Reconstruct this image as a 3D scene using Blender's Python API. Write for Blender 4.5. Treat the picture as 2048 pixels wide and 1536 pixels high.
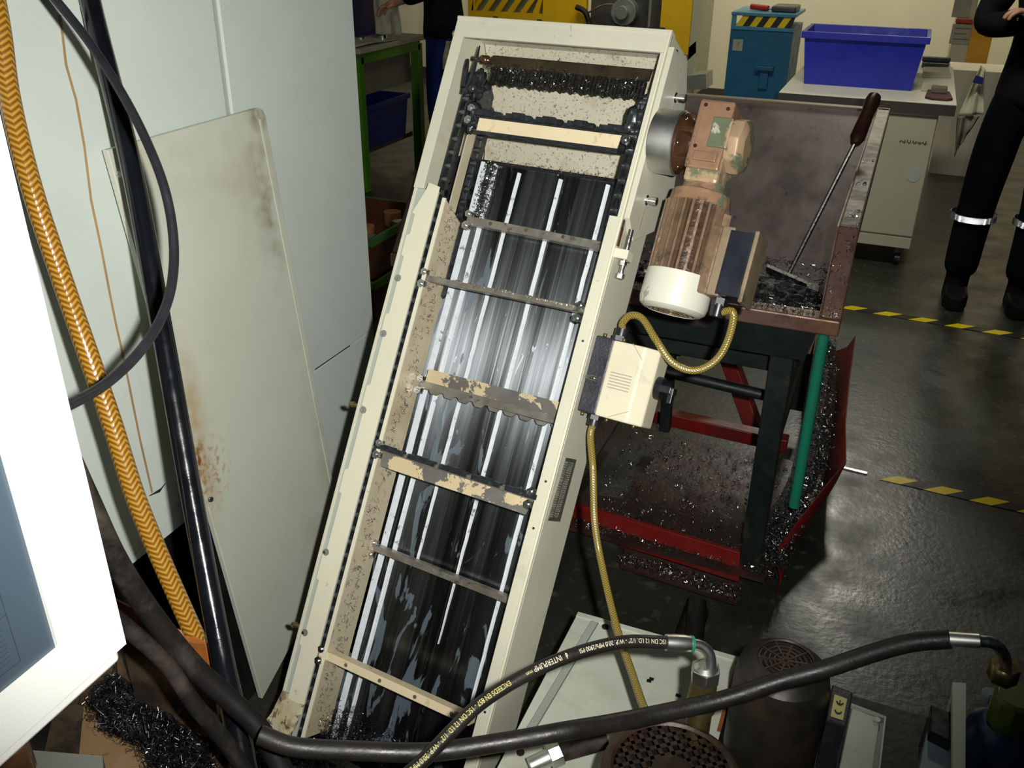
import bpy, bmesh, math, random
from mathutils import Vector, Matrix
from math import pi, sin, cos, radians
random.seed(7)
for o in list(bpy.data.objects): bpy.data.objects.remove(o)
S = bpy.context.scene
C = S.collection
# ---------------------------------------------------------------- camera, world, lights, exposure
cr, cu, cb = [Vector(v) for v in [[0.923221, 0.38414, 0.009944], [-0.183183, 0.41721, 0.890157], [0.337797, -0.823634, 0.455545]]]
cam_d = bpy.data.cameras.new('camera'); cam = bpy.data.objects.new('camera', cam_d); C.objects.link(cam)
cam_d.sensor_width = 36; cam_d.lens = 1832/2048*36; cam_d.clip_start = .02
m = Matrix((cr, cu, cb)).transposed().to_4x4(); m.translation = (0, 0, 1.55); cam.matrix_world = m
S.camera = cam
S.view_settings.view_transform = 'Standard'; S.view_settings.look = 'None'
S.view_settings.exposure = 0; S.view_settings.gamma = 1; S.view_settings.use_curve_mapping = False
W = bpy.data.worlds.new('world'); S.world = W; W.use_nodes = True
W.node_tree.nodes['Background'].inputs[0].default_value = (.55, .75, 1, 1)
W.node_tree.nodes['Background'].inputs[1].default_value = .012

def light(name, kind, loc, energy, color, aim=None, **k):
    d = bpy.data.lights.new(name, kind); d.energy = energy; d.color = color
    for a, b in k.items(): setattr(d, a, b)
    o = bpy.data.objects.new(name, d); C.objects.link(o); o.location = loc
    if aim is not None: o.rotation_euler = (Vector(aim)-Vector(loc)).to_track_quat('-Z', 'Y').to_euler()
    return o
# the camera's own flash, a little to the right of the lens and above it
fl = Vector((0, 0, 1.55))+cr*.065+cu*.03
light('camera_flash', 'SPOT', fl, 134, (1, .99, .965), aim=(-0.9430,1.6481,0.8386), spot_size=radians(86), spot_blend=.95, shadow_soft_size=.012)
# ceiling lamps of the hall, far back, and two added fills
light('hall_lamp', 'AREA', (-1.2, 7.75, 3.2), 80, (1, .93, .70), aim=(-1.2, 9.0, .6), shape='RECTANGLE', size=7, size_y=.3, spread=radians(130))
light('aisle_fill', 'AREA', (-.5, 2.9, 3.3), 15, (1, .97, .84), aim=(-.35, 5.1, .3), shape='RECTANGLE', size=1.6, size_y=.25, spread=radians(95))  # unseen fill, added to brighten desk front, crate and hopper
light('far_lamp', 'AREA', (-.05, 7.9, 4.0), 2.2, (1, .97, .82), aim=(.0, 2.3, 0), shape='RECTANGLE', size=.5, size_y=.5, spread=radians(36))
light('machine_fill', 'AREA', (-1.9, 6.3, 2.7), 7, (1, .95, .78), aim=(-2.2, 7.5, 1.1), shape='RECTANGLE', size=1.6, size_y=.25, spread=radians(100))  # unseen fill, added to brighten the yellow guard

# ---------------------------------------------------------------- materials
def mat(name, col, rough=.5, metal=0, var=.12, vs=6, stains=(), bump=.0, bs=60, coat=0, stretch=(1, 1, 1), rvar=.1, emit=None, spec=.5, coord='Object'):
    m = bpy.data.materials.new(name); m.use_nodes = True; nt = m.node_tree; N = nt.nodes; Lk = nt.links
    b = N['Principled BSDF']
    tc = N.new('ShaderNodeTexCoord'); mp = N.new('ShaderNodeMapping'); mp.inputs['Scale'].default_value = stretch
    Lk.new(tc.outputs[coord], mp.inputs[0])
    def noise(scale, detail=4, dist=0, rough_=.55):
        n = N.new('ShaderNodeTexNoise'); n.inputs['Scale'].default_value = scale; n.inputs['Detail'].default_value = detail
        n.inputs['Distortion'].default_value = dist; n.inputs['Roughness'].default_value = rough_
        Lk.new(mp.outputs[0], n.inputs['Vector']); return n
    n1 = noise(vs)
    r = N.new('ShaderNodeValToRGB'); c = Vector(col[:3])
    lo = c*(1-var); hi = c*(1+var)
    r.color_ramp.elements[0].position = .3; r.color_ramp.elements[1].position = .7
    r.color_ramp.elements[0].color = (*lo, 1); r.color_ramp.elements[1].color = (*[min(1, x) for x in hi], 1)
    Lk.new(n1.outputs['Fac'], r.inputs[0]); out = r.outputs[0]
    for st in stains:                       # (colour, scale, lo, hi, strength[, stretch])
        sc, s, a, z, k = st[:5]
        n = noise(s, 6, .3, .65)
        if len(st) > 5:
            mp2 = N.new('ShaderNodeMapping'); mp2.inputs['Scale'].default_value = st[5]; Lk.new(tc.outputs[coord], mp2.inputs[0]); Lk.new(mp2.outputs[0], n.inputs['Vector'])
        mr = N.new('ShaderNodeMapRange'); mr.inputs[1].default_value = a; mr.inputs[2].default_value = z
        mr.inputs[3].default_value = 0; mr.inputs[4].default_value = k
        Lk.new(n.outputs['Fac'], mr.inputs[0])
        mx = N.new('ShaderNodeMix'); mx.data_type = 'RGBA'; Lk.new(mr.outputs[0], mx.inputs[0])
        Lk.new(out, mx.inputs[6]); mx.inputs[7].default_value = (*sc, 1); out = mx.outputs[2]
    Lk.new(out, b.inputs['Base Color'])
    rr = N.new('ShaderNodeMapRange'); rr.inputs[1].default_value = .3; rr.inputs[2].default_value = .7
    rr.inputs[3].default_value = max(.02, rough-rvar); rr.inputs[4].default_value = min(1, rough+rvar)
    n2 = noise(vs*2.3); Lk.new(n2.outputs['Fac'], rr.inputs[0]); Lk.new(rr.outputs[0], b.inputs['Roughness'])
    b.inputs['Metallic'].default_value = metal; b.inputs['Coat Weight'].default_value = coat; b.inputs['Coat Roughness'].default_value = .12
    b.inputs['Specular IOR Level'].default_value = spec
    if bump:
        nb = noise(bs, 4); bp = N.new('ShaderNodeBump'); bp.inputs['Strength'].default_value = bump; bp.inputs['Distance'].default_value = .003
        Lk.new(nb.outputs['Fac'], bp.inputs['Height']); Lk.new(bp.outputs[0], b.inputs['Normal'])
    if emit: b.inputs['Emission Color'].default_value = (*emit[0], 1); b.inputs['Emission Strength'].default_value = emit[1]
    m['bsdf_out'] = 0
    return m
RUST = (.23, .10, .03); DIRT = (.09, .075, .045); OIL = (.02, .02, .018)
def H(h):
    v = [int(h[i:i+2], 16)/255 for i in (0, 2, 4)]
    return tuple((x/12.92 if x <= .04045 else ((x+.055)/1.055)**2.4) for x in v)
M = {}
M['white'] = mat('enclosure_white_paint', H('CFD8CE'), .42, var=.03, stains=[((.30,.29,.2), 60, .70, .76, .5), ((.4,.36,.22), 2.2, .60, .8, .35)], bump=.08, bs=220)
M['panelw'] = mat('leaning_panel_white_paint', H('C9CCBB'), .38, var=.04, stains=[((.33,.28,.14), 3.0, .52, .75, .45), (RUST, 9, .66, .76, .35), ((.05,.05,.04), 90, .72, .76, .7)], bump=.06, bs=200)
M['cream'] = mat('conveyor_cream_paint', H('CFCDB6'), .40, var=.05, stains=[((.28,.22,.1), 7, .60, .78, .45), ((.10,.08,.04), 55, .68, .73, .7)], bump=.06, bs=180)
M['creamdirty'] = mat('conveyor_cream_paint_stained', H('C6BA9C'), .36, var=.1, stains=[((.26,.17,.07), 6, .50, .68, .5), ((.05,.04,.02), 60, .64, .69, .8, (1,.3,1)), (RUST, 14, .66, .74, .4)], bump=.15, bs=120)
M['splat'] = mat('chute_cream_paint_splattered', H('C9C3AC'), .38, var=.06, stains=[((.2,.14,.05), 7, .56, .72, .55), ((.07,.06,.04), 190, .56, .62, .65)], bump=.2, bs=140)
M['strip'] = mat('bright_cream_paint', H('DDD9BF'), .38, var=.04, stains=[((.2,.15,.07), 26, .66, .74, .6)])
M['steel'] = mat('brushed_steel', (.62,.62,.6), .28, 1, var=.1, stretch=(1, .06, 1), vs=90)
M['zinc'] = mat('zinc_bolt', (.55,.55,.53), .3, 1, var=.15, vs=80)
M['chain'] = mat('oily_black_chain', (.05,.055,.06), .33, .6, var=.4, vs=90, stains=[((.35,.35,.35), 140, .64, .70, .7)])
M['chips'] = mat('dark_metal_swarf', (.34,.34,.33), .25, 1, var=.5, vs=60)
M['hairs'] = mat('fine_dark_swarf_hair', (.10,.10,.105), .3, 1, var=.7, vs=60)
M['mound'] = mat('oily_swarf_mass', (.035,.035,.04), .42, .6, var=.6, vs=90, bump=1, bs=170, stains=[((.3,.3,.32), 160, .62, .68, .6)])
M['flight'] = mat('worn_steel_flight', (.34,.32,.27), .38, .7, var=.25, vs=30, stains=[((.28,.2,.1), 20, .5, .65, .5), (OIL, 50, .6, .66, .6)])
M['peel'] = mat('peeling_cream_on_steel', (.19,.18,.16), .45, .3, var=.15, vs=20, stains=[(H('E3CFA6'), 17, .50, .515, 1)], bump=.1)
M['creamflight'] = mat('cream_painted_flight', H('E0CFA9'), .4, var=.06, stains=[((.25,.15,.06), 30, .58, .68, .5)])
M['brown'] = mat('hopper_brown_rust', H('6B5147'), .42, .35, var=.25, vs=9, stains=[(RUST, 7, .5, .7, .5), (OIL, 16, .58, .68, .6), (H('5C6E70'), 5, .6, .7, .6)], bump=.2, bs=60)
M['plate'] = mat('hopper_plate_brown_steel', H('6F6562'), .40, .55, var=.2, vs=4, stains=[(H('4E3E38'), 6, .5, .7, .6), (OIL, 30, .62, .70, .6), (H('8C8794'), 3, .56, .75, .5)], bump=.15, bs=40, stretch=(1, .5, 1))
M['rim'] = mat('hopper_rim_tan_paint', H('6E6150'), .5, .1, var=.12, vs=10, stains=[(RUST, 9, .55, .7, .6), (OIL, 60, .66, .7, .7)])
M['dgreen'] = mat('dark_green_frame_paint', (.006,.011,.010), .5, var=.3, vs=10, stains=[(RUST, 8, .6, .75, .4)])
M['green'] = mat('green_rod_paint', H('1E7A5E'), .4, var=.12)
M['red'] = mat('red_tray_paint', H('76150F'), .4, var=.25, vs=6, stains=[(OIL, 5, .5, .7, .6)])
M['redwet'] = mat('oily_red_tray_floor', (.050,.015,.012), .45, .0, var=.6, vs=8, stains=[(OIL, 9, .4, .6, .8)], bump=.4, bs=90)
M['black'] = mat('black_rubber', (.016,.017,.02), .38, var=.3, vs=14, bump=.1, bs=200)
M['pipe'] = mat('glossy_black_pipe', (.005,.006,.008), .2, 0, var=.3, vs=14, bump=.05, bs=300, coat=.3)
M['dgrey'] = mat('dark_grey_rubber_hose', (.012,.0105,.0095), .6, var=.3, vs=14, stains=[((.10,.08,.06), 9, .5, .7, .6)], bump=.2, bs=150, spec=.12)
M['blackp'] = mat('black_plastic', (.012,.012,.015), .35, var=.3, vs=30)
M['blackdust'] = mat('dusty_black_plastic', (.028,.028,.035), .42, var=.4, vs=30, bump=.4, bs=240)
M['gbox'] = mat('cream_plastic', H('D8D1B4'), .45, var=.04, stains=[((.3,.26,.15), 20, .62, .75, .5)])
M['tan'] = mat('gearbox_tan_paint', H('96745A'), .4, .1, var=.18, vs=20, stains=[(RUST, 14, .54, .68, .5), (OIL, 24, .53, .64, .75), (H('62705A'), 10, .61, .64, .9)], bump=.3, bs=90)
M['rustcast'] = mat('rusty_wet_cast_flange', (.075,.034,.016), .28, .3, var=.4, vs=30, stains=[((.02,.01,.005), 25, .5, .65, .7), (H('A08050'), 22, .62, .7, .6)], bump=.5, bs=60, coat=.5)
M['ggreen'] = mat('gearbox_green_paint', H('6B7358'), .4, .1, var=.15, vs=20, stains=[(H('B79A78'), 12, .52, .56, .9), (H('C9C8B8'), 18, .6, .64, .8), (OIL, 60, .66, .7, .6)], bump=.2)
M['fin'] = mat('oily_tan_motor_fins', H('7C6650'), .3, .15, var=.3, vs=40, stains=[(RUST, 30, .56, .68, .45), (OIL, 22, .56, .66, .7), (H('C8B89A'), 26, .62, .68, .7)], coat=.4, bump=.3)
M['cowl'] = mat('cream_fan_cowl', H('D2D1BE'), .33, var=.03, stains=[(H('8A9090'), 11, .66, .68, .8)], coat=.2)
M['navy'] = mat('navy_plastic', (.010,.012,.019), .3, var=.2)
M['hose2'] = mat('hydraulic_hose_black_rubber', (.014,.012,.010), .45, var=.35, vs=20, bump=.15, bs=200)
M['tank'] = mat('tank_lid_white_paint', H('CDD0BE'), .4, var=.05, vs=10, stains=[((.3,.26,.16), 9, .50, .72, .5), ((.03,.03,.02), 60, .71, .74, .8)], bump=.05)
M['dark'] = mat('dark_oily_steel', (.02,.018,.016), .45, .3, var=.5, vs=12, bump=.2)
M['fanrust'] = mat('rusty_brown_fan_cover', (.045,.03,.021), .42, .4, var=.35, vs=14, stains=[((.10,.045,.018), 10, .5, .7, .6)], bump=.25)
M['motord'] = mat('dark_grey_motor_paint', (.028,.025,.021), .42, .2, var=.3, vs=9, stains=[((.08,.05,.025), 10, .5, .7, .7)], bump=.15)
M['floor'] = mat('worn_workshop_floor', H('33342C'), .36, var=.3, vs=2.6, stains=[(H('10161F'), 1.3, .47, .62, .75), (H('66634E'), 22, .56, .68, .5), ((.02,.02,.02), 45, .60, .68, .7)], bump=.28, bs=55, rvar=.12)
M['wall'] = mat('cream_wall_paint', H('CFC8B0'), .7, var=.04, vs=2)
M['blue'] = mat('blue_crate_plastic', (.012,.02,.36), .4, var=.1)
M['teal'] = mat('blue_cabinet_paint', (.012,.13,.26), .45, var=.1, stains=[(OIL, 5, .6, .75, .5)])
M['tealtop'] = mat('light_blue_cabinet_paint', (.06,.27,.42), .45, var=.08)
M['yellow'] = mat('yellow_guard_paint', (.78,.47,.008), .4, var=.06)
M['orange'] = mat('orange_cabinet_paint', (.75,.36,.01), .45, var=.06)
M['mgrey'] = mat('machine_dark_grey', (.07,.068,.06), .4, .3, var=.3, vs=6)
M['greengrey'] = mat('machine_green_grey', H('6E7A5E'), .5, var=.15)
M['desk'] = mat('desk_white_laminate', H('B0AE95'), .5, var=.04, vs=4, stains=[(OIL, 14, .72, .76, .5), ((.3,.27,.18), 3, .6, .8, .3)])
M['desktop'] = mat('worktop_brightened_laminate', H('E6E3CE'), .5, var=.04, vs=4, stains=[((.3,.27,.18), 5, .6, .8, .4)])  # colour lifted so the top looks more brightly lit than the front
M['deskedge'] = mat('dark_brown_edge', (.05,.042,.034), .5, var=.1)
M['bgreen'] = mat('bench_green_paint', (.07,.22,.012), .45, var=.12)
M['bench'] = mat('bench_top_worn', H('A8A68E'), .5, var=.15, vs=8, stains=[(OIL, 12, .58, .7, .7)])
M['rag'] = mat('grey_white_rag', H('B5B298'), .9, var=.12, vs=20, stains=[((.12,.11,.09), 14, .58, .7, .5)])
M['cardgrey'] = mat('grey_card', H('6C6758'), .8, var=.08)
M['copper'] = mat('copper_parts', (.55,.25,.10), .4, .5, var=.2)
M['silver'] = mat('turned_steel', (.8,.8,.8), .18, 1, var=.05)
M['cratebrown'] = mat('brown_crate_paint', H('4E2C18'), .5, .1, var=.2, vs=8)
M['crategreen'] = mat('green_crate_paint', H('3E6A2C'), .4, .1, var=.2, vs=8)
M['jacket'] = mat('black_work_jacket', (.008,.008,.010), .9, var=.3, vs=10, bump=.5, bs=20, spec=.12)
M['navytr'] = mat('dark_navy_trousers', (.003,.004,.008), .95, var=.3, vs=10, bump=.5, bs=16, spec=.12)
M['bluetr'] = mat('blue_work_trousers', (.010,.028,.16), .8, var=.5, vs=14, bump=.8, bs=14, spec=.12)
M['skin'] = mat('skin', (.52,.27,.17), .5, var=.06)
M['hair'] = mat('brown_hair', (.04,.025,.015), .7, var=.2)
M['boot'] = mat('black_boot_leather', (.01,.01,.01), .5, spec=.12)
M['reflect'] = mat('reflective_silver_tape', (.98,.99,1), .17, 1, var=.02)
M['yel'] = mat('tape_yellow', H('F8D800'), .45, var=.08)
M['blk'] = mat('tape_black', (.02,.02,.017), .45, var=.2)
M['pend'] = mat('pendant_white_paint', H('DCDDD4'), .35, var=.02, bump=.05, bs=300)
M['wood'] = mat('dark_brown_grip', H('3E221A'), .3, .1, var=.3, vs=20, coat=.3)
M['brass'] = mat('yellow_zinc_fitting', (.24,.19,.075), .38, .8, var=.25, vs=40)
M['pumpblue'] = mat('blue_pump_paint', (.012,.05,.12), .35, var=.3, vs=10)
M['lightblue'] = mat('pale_blue_grey_paint', H('93A4AE'), .5, var=.08)
M['capg'] = mat('olive_green_cap', (.10,.14,.012), .4, var=.2)
M['liquid'] = mat('brown_coolant_pool', H('9A7C58'), .12, 0, var=.15, vs=10, stains=[(OIL, 25, .60, .66, .8)])
M['troughm'] = mat('oily_brown_trough', H('5E4F3E'), .3, .3, var=.35, vs=8, stains=[(RUST, 6, .5, .7, .7), (OIL, 14, .5, .62, .7)], bump=.3)
M['orust'] = mat('orange_rust_sheet', H('A5602A'), .55, .1, var=.3, vs=12, stains=[((.08,.03,.01), 14, .55, .7, .7)])
M['txt'] = mat('hose_print_yellow', H('C9BE62'), .6, var=.05)
M['txtc'] = mat('hose_print_cream', H('CFC9A8'), .6, var=.05)
M['label'] = mat('aluminium_name_plate', (.17,.17,.12), .35, .5, var=.25, vs=30, stretch=(1, 3, 1))
M['print'] = mat('pale_plate_print', (.34,.33,.27), .5, .3, var=.3, vs=60)
M['sticker'] = mat('pale_yellow_sticker', H('C8C27A'), .5, var=.1)
M['rib'] = mat('worn_rib_white_sheen', H('DFE6E8'), .3, 0, var=.06, vs=60, stains=[((.16,.19,.2), 55, .60, .66, .8)])  # white base paints in the reflection of polished steel ridges
M['thread'] = mat('rust_drip', H('A98C60'), .6, var=.2)
M['blueitem'] = mat('deep_blue_plastic', (.005,.012,.11), .4)
M['screen'] = mat('blue_grey_lcd', (.050,.072,.092), .3, var=.06, vs=3)
M['line'] = mat('screen_line', (.03,.045,.055), .5)
M['placard'] = mat('grey_placard', H('A9A793'), .6, var=.1, vs=40)
M['redpl'] = mat('red_plastic', (.5,.03,.015), .4)
M['maroon'] = mat('maroon_cloth', (.07,.012,.01), .7, var=.3, vs=30)
M['glassy'] = mat('grey_steel_sheet', (.3,.31,.27), .35, .4, var=.1)
M['joint'] = mat('grey_joint_strip', H('AAB2A6'), .5, var=.03)

def spot(name, centre, rad, col, strength, sc=30, lo=.4, hi=.6):
    """a stain of its own shape on a painted surface: noise inside a soft ellipsoid"""
    nt = M[name].node_tree; N = nt.nodes; L = nt.links; b = N['Principled BSDF']; src = b.inputs['Base Color'].links[0].from_socket
    tc = N.new('ShaderNodeTexCoord'); a = N.new('ShaderNodeVectorMath'); a.operation = 'SUBTRACT'; a.inputs[1].default_value = centre; L.new(tc.outputs['Object'], a.inputs[0])
    d = N.new('ShaderNodeVectorMath'); d.operation = 'DIVIDE'; d.inputs[1].default_value = rad; L.new(a.outputs[0], d.inputs[0])
    l = N.new('ShaderNodeVectorMath'); l.operation = 'LENGTH'; L.new(d.outputs[0], l.inputs[0])
    f = N.new('ShaderNodeMapRange'); f.inputs[1].default_value = 1; f.inputs[2].default_value = 0; L.new(l.outputs['Value'], f.inputs[0])
    n = N.new('ShaderNodeTexNoise'); n.inputs['Scale'].default_value = sc; n.inputs['Detail'].default_value = 6; L.new(tc.outputs['Object'], n.inputs['Vector'])
    g = N.new('ShaderNodeMapRange'); g.inputs[1].default_value = lo; g.inputs[2].default_value = hi; L.new(n.outputs['Fac'], g.inputs[0])
    k = N.new('ShaderNodeMath'); k.operation = 'MULTIPLY'; L.new(f.outputs[0], k.inputs[0]); L.new(g.outputs[0], k.inputs[1])
    k2 = N.new('ShaderNodeMath'); k2.operation = 'MULTIPLY'; k2.inputs[1].default_value = strength; L.new(k.outputs[0], k2.inputs[0])
    x = N.new('ShaderNodeMix'); x.data_type = 'RGBA'; L.new(k2.outputs[0], x.inputs[0]); L.new(src, x.inputs[6]); x.inputs[7].default_value = (*col, 1); L.new(x.outputs[2], b.inputs['Base Color'])

def bed_material():
    m = bpy.data.materials.new('wet_streaked_steel_bed'); m.use_nodes = True; nt = m.node_tree; N = nt.nodes; L = nt.links; b = N['Principled BSDF']
    tc = N.new('ShaderNodeTexCoord')
    def nz(scale, sc, detail=4, dist=0):
        mp = N.new('ShaderNodeMapping'); mp.inputs['Scale'].default_value = sc; L.new(tc.outputs['Object'], mp.inputs[0])
        n = N.new('ShaderNodeTexNoise'); n.inputs['Scale'].default_value = scale; n.inputs['Detail'].default_value = detail; n.inputs['Distortion'].default_value = dist
        L.new(mp.outputs[0], n.inputs['Vector']); return n
    def ramp(inp, a, b_, ca, cb_):
        r = N.new('ShaderNodeValToRGB'); r.color_ramp.elements[0].position = a; r.color_ramp.elements[1].position = b_
        r.color_ramp.elements[0].color = ca; r.color_ramp.elements[1].color = cb_; L.new(inp, r.inputs[0]); return r
    def mix(f, a, b_):
        x = N.new('ShaderNodeMix'); x.data_type = 'RGBA'
        L.new(f, x.inputs[0]); L.new(a, x.inputs[6])
        if isinstance(b_, tuple): x.inputs[7].default_value = b_
        else: L.new(b_, x.inputs[7])
        return x.outputs[2]
    g = lambda v: (v, v, v, 1)
    s1 = nz(34, (1, .045, 1), 3)          # broad streaks along the travel
    base = ramp(s1.outputs['Fac'], .38, .66, (.03, .032, .03, 1), (.17, .185, .195, 1)).outputs[0]
    s2 = nz(220, (1, .01, 1), 2)          # fine scratches
    base = mix(ramp(s2.outputs['Fac'], .58, .68, g(0), g(.4)).outputs[0], base, (.30, .32, .34, 1))
    w = nz(13, (1.5, .38, 1), 5, 1.6)     # milky coolant residue with ragged edges
    sy = N.new('ShaderNodeSeparateXYZ'); L.new(tc.outputs['Object'], sy.inputs[0])
    gt = N.new('ShaderNodeMapRange'); L.new(sy.outputs[1], gt.inputs[0]); gt.inputs[1].default_value = .25; gt.inputs[2].default_value = .85; gt.inputs[3].default_value = .0; gt.inputs[4].default_value = .10
    wg = N.new('ShaderNodeMath'); wg.operation = 'SUBTRACT'; L.new(w.outputs['Fac'], wg.inputs[0]); L.new(gt.outputs[0], wg.inputs[1])
    base = mix(ramp(wg.outputs[0], .545, .562, g(0), g(.75)).outputs[0], base, (.11, .15, .175, 1))
    w2 = nz(30, (1.6, .3, 1), 4, 2.0)
    base = mix(ramp(w2.outputs['Fac'], .66, .68, g(0), g(.5)).outputs[0], base, (.3, .34, .33, 1))
    d = nz(120, (1, .5, 1), 2)
    base = mix(ramp(d.outputs['Fac'], .75, .77, g(0), g(.6)).outputs[0], base, (.4, .38, .3, 1))
    L.new(base, b.inputs['Base Color'])
    rr = N.new('ShaderNodeMapRange'); L.new(s1.outputs['Fac'], rr.inputs[0]); rr.inputs[1].default_value = .3; rr.inputs[2].default_value = .7; rr.inputs[3].default_value = .36; rr.inputs[4].default_value = .45
    wm = ramp(wg.outputs[0], .545, .562, g(0), g(1)).outputs[0]
    ra = N.new('ShaderNodeMix'); ra.data_type = 'FLOAT'; L.new(wm, ra.inputs[0]); L.new(rr.outputs[0], ra.inputs[2]); ra.inputs[3].default_value = .6; L.new(ra.outputs[0], b.inputs['Roughness'])
    mm = N.new('ShaderNodeMath'); mm.operation = 'MULTIPLY_ADD'; L.new(wm, mm.inputs[0]); mm.inputs[1].default_value = -.75; mm.inputs[2].default_value = .96; L.new(mm.outputs[0], b.inputs['Metallic']); b.inputs['Anisotropic'].default_value = .97; vt = N.new('ShaderNodeVectorTransform'); vt.vector_type = 'VECTOR'; vt.convert_from = 'OBJECT'; vt.convert_to = 'WORLD'; vt.inputs[0].default_value = (1, 0, 0); L.new(vt.outputs[0], b.inputs['Tangent'])
    s3 = nz(500, (1, .006, 1), 2); bp = N.new('ShaderNodeBump'); bp.inputs['Strength'].default_value = .25; bp.inputs['Distance'].default_value = .0012; L.new(s3.outputs['Fac'], bp.inputs['Height']); L.new(bp.outputs[0], b.inputs['Normal'])
    return m
M['bed'] = bed_material()

def braid(name, c0, c1, nu, nv, rough=.25, chev=True, coat=.6):
    """braided clear hose: chevrons in the tube's own UV (u around, v in metres along)"""
    m = bpy.data.materials.new(name); m.use_nodes = True; nt = m.node_tree; N = nt.nodes; L = nt.links; b = N['Principled BSDF']
    uv = N.new('ShaderNodeTexCoord'); sp = N.new('ShaderNodeSeparateXYZ'); L.new(uv.outputs['UV'], sp.inputs[0])
    def mt(op, a, b_=None):
        x = N.new('ShaderNodeMath'); x.operation = op
        for i, v in enumerate((a, b_)):
            if v is None: continue
            if isinstance(v, (int, float)): x.inputs[i].default_value = v
            else: L.new(v, x.inputs[i])
        return x.outputs[0]
    u = mt('MULTIPLY', sp.outputs[0], nu); v = mt('MULTIPLY', sp.outputs[1], nv)
    zz = mt('PINGPONG', u, .5)
    k = mt('ADD', v, mt('MULTIPLY', zz, 2.0))
    f = mt('FRACT', k)
    f = mt('ABSOLUTE', mt('SUBTRACT', f, .5))
    r = N.new('ShaderNodeValToRGB'); r.color_ramp.elements[0].position = .12; r.color_ramp.elements[1].position = .34
    r.color_ramp.elements[0].color = (*c1, 1); r.color_ramp.elements[1].color = (*c0, 1); L.new(f, r.inputs[0])
    L.new(r.outputs[0], b.inputs['Base Color']); b.inputs['Roughness'].default_value = rough; b.inputs['Coat Weight'].default_value = coat; b.inputs['Coat Roughness'].default_value = .1
    bp = N.new('ShaderNodeBump'); bp.inputs['Strength'].default_value = .5; bp.inputs['Distance'].default_value = .001; L.new(f, bp.inputs['Height']); L.new(bp.outputs[0], b.inputs['Normal'])
    return m
M['amber'] = braid('amber_braided_hose', (.20, .08, .006), (.46, .25, .035), 4, 125)
M['olive'] = braid('olive_braided_conduit', (.13, .085, .012), (.36, .28, .06), 6, 240)

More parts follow.
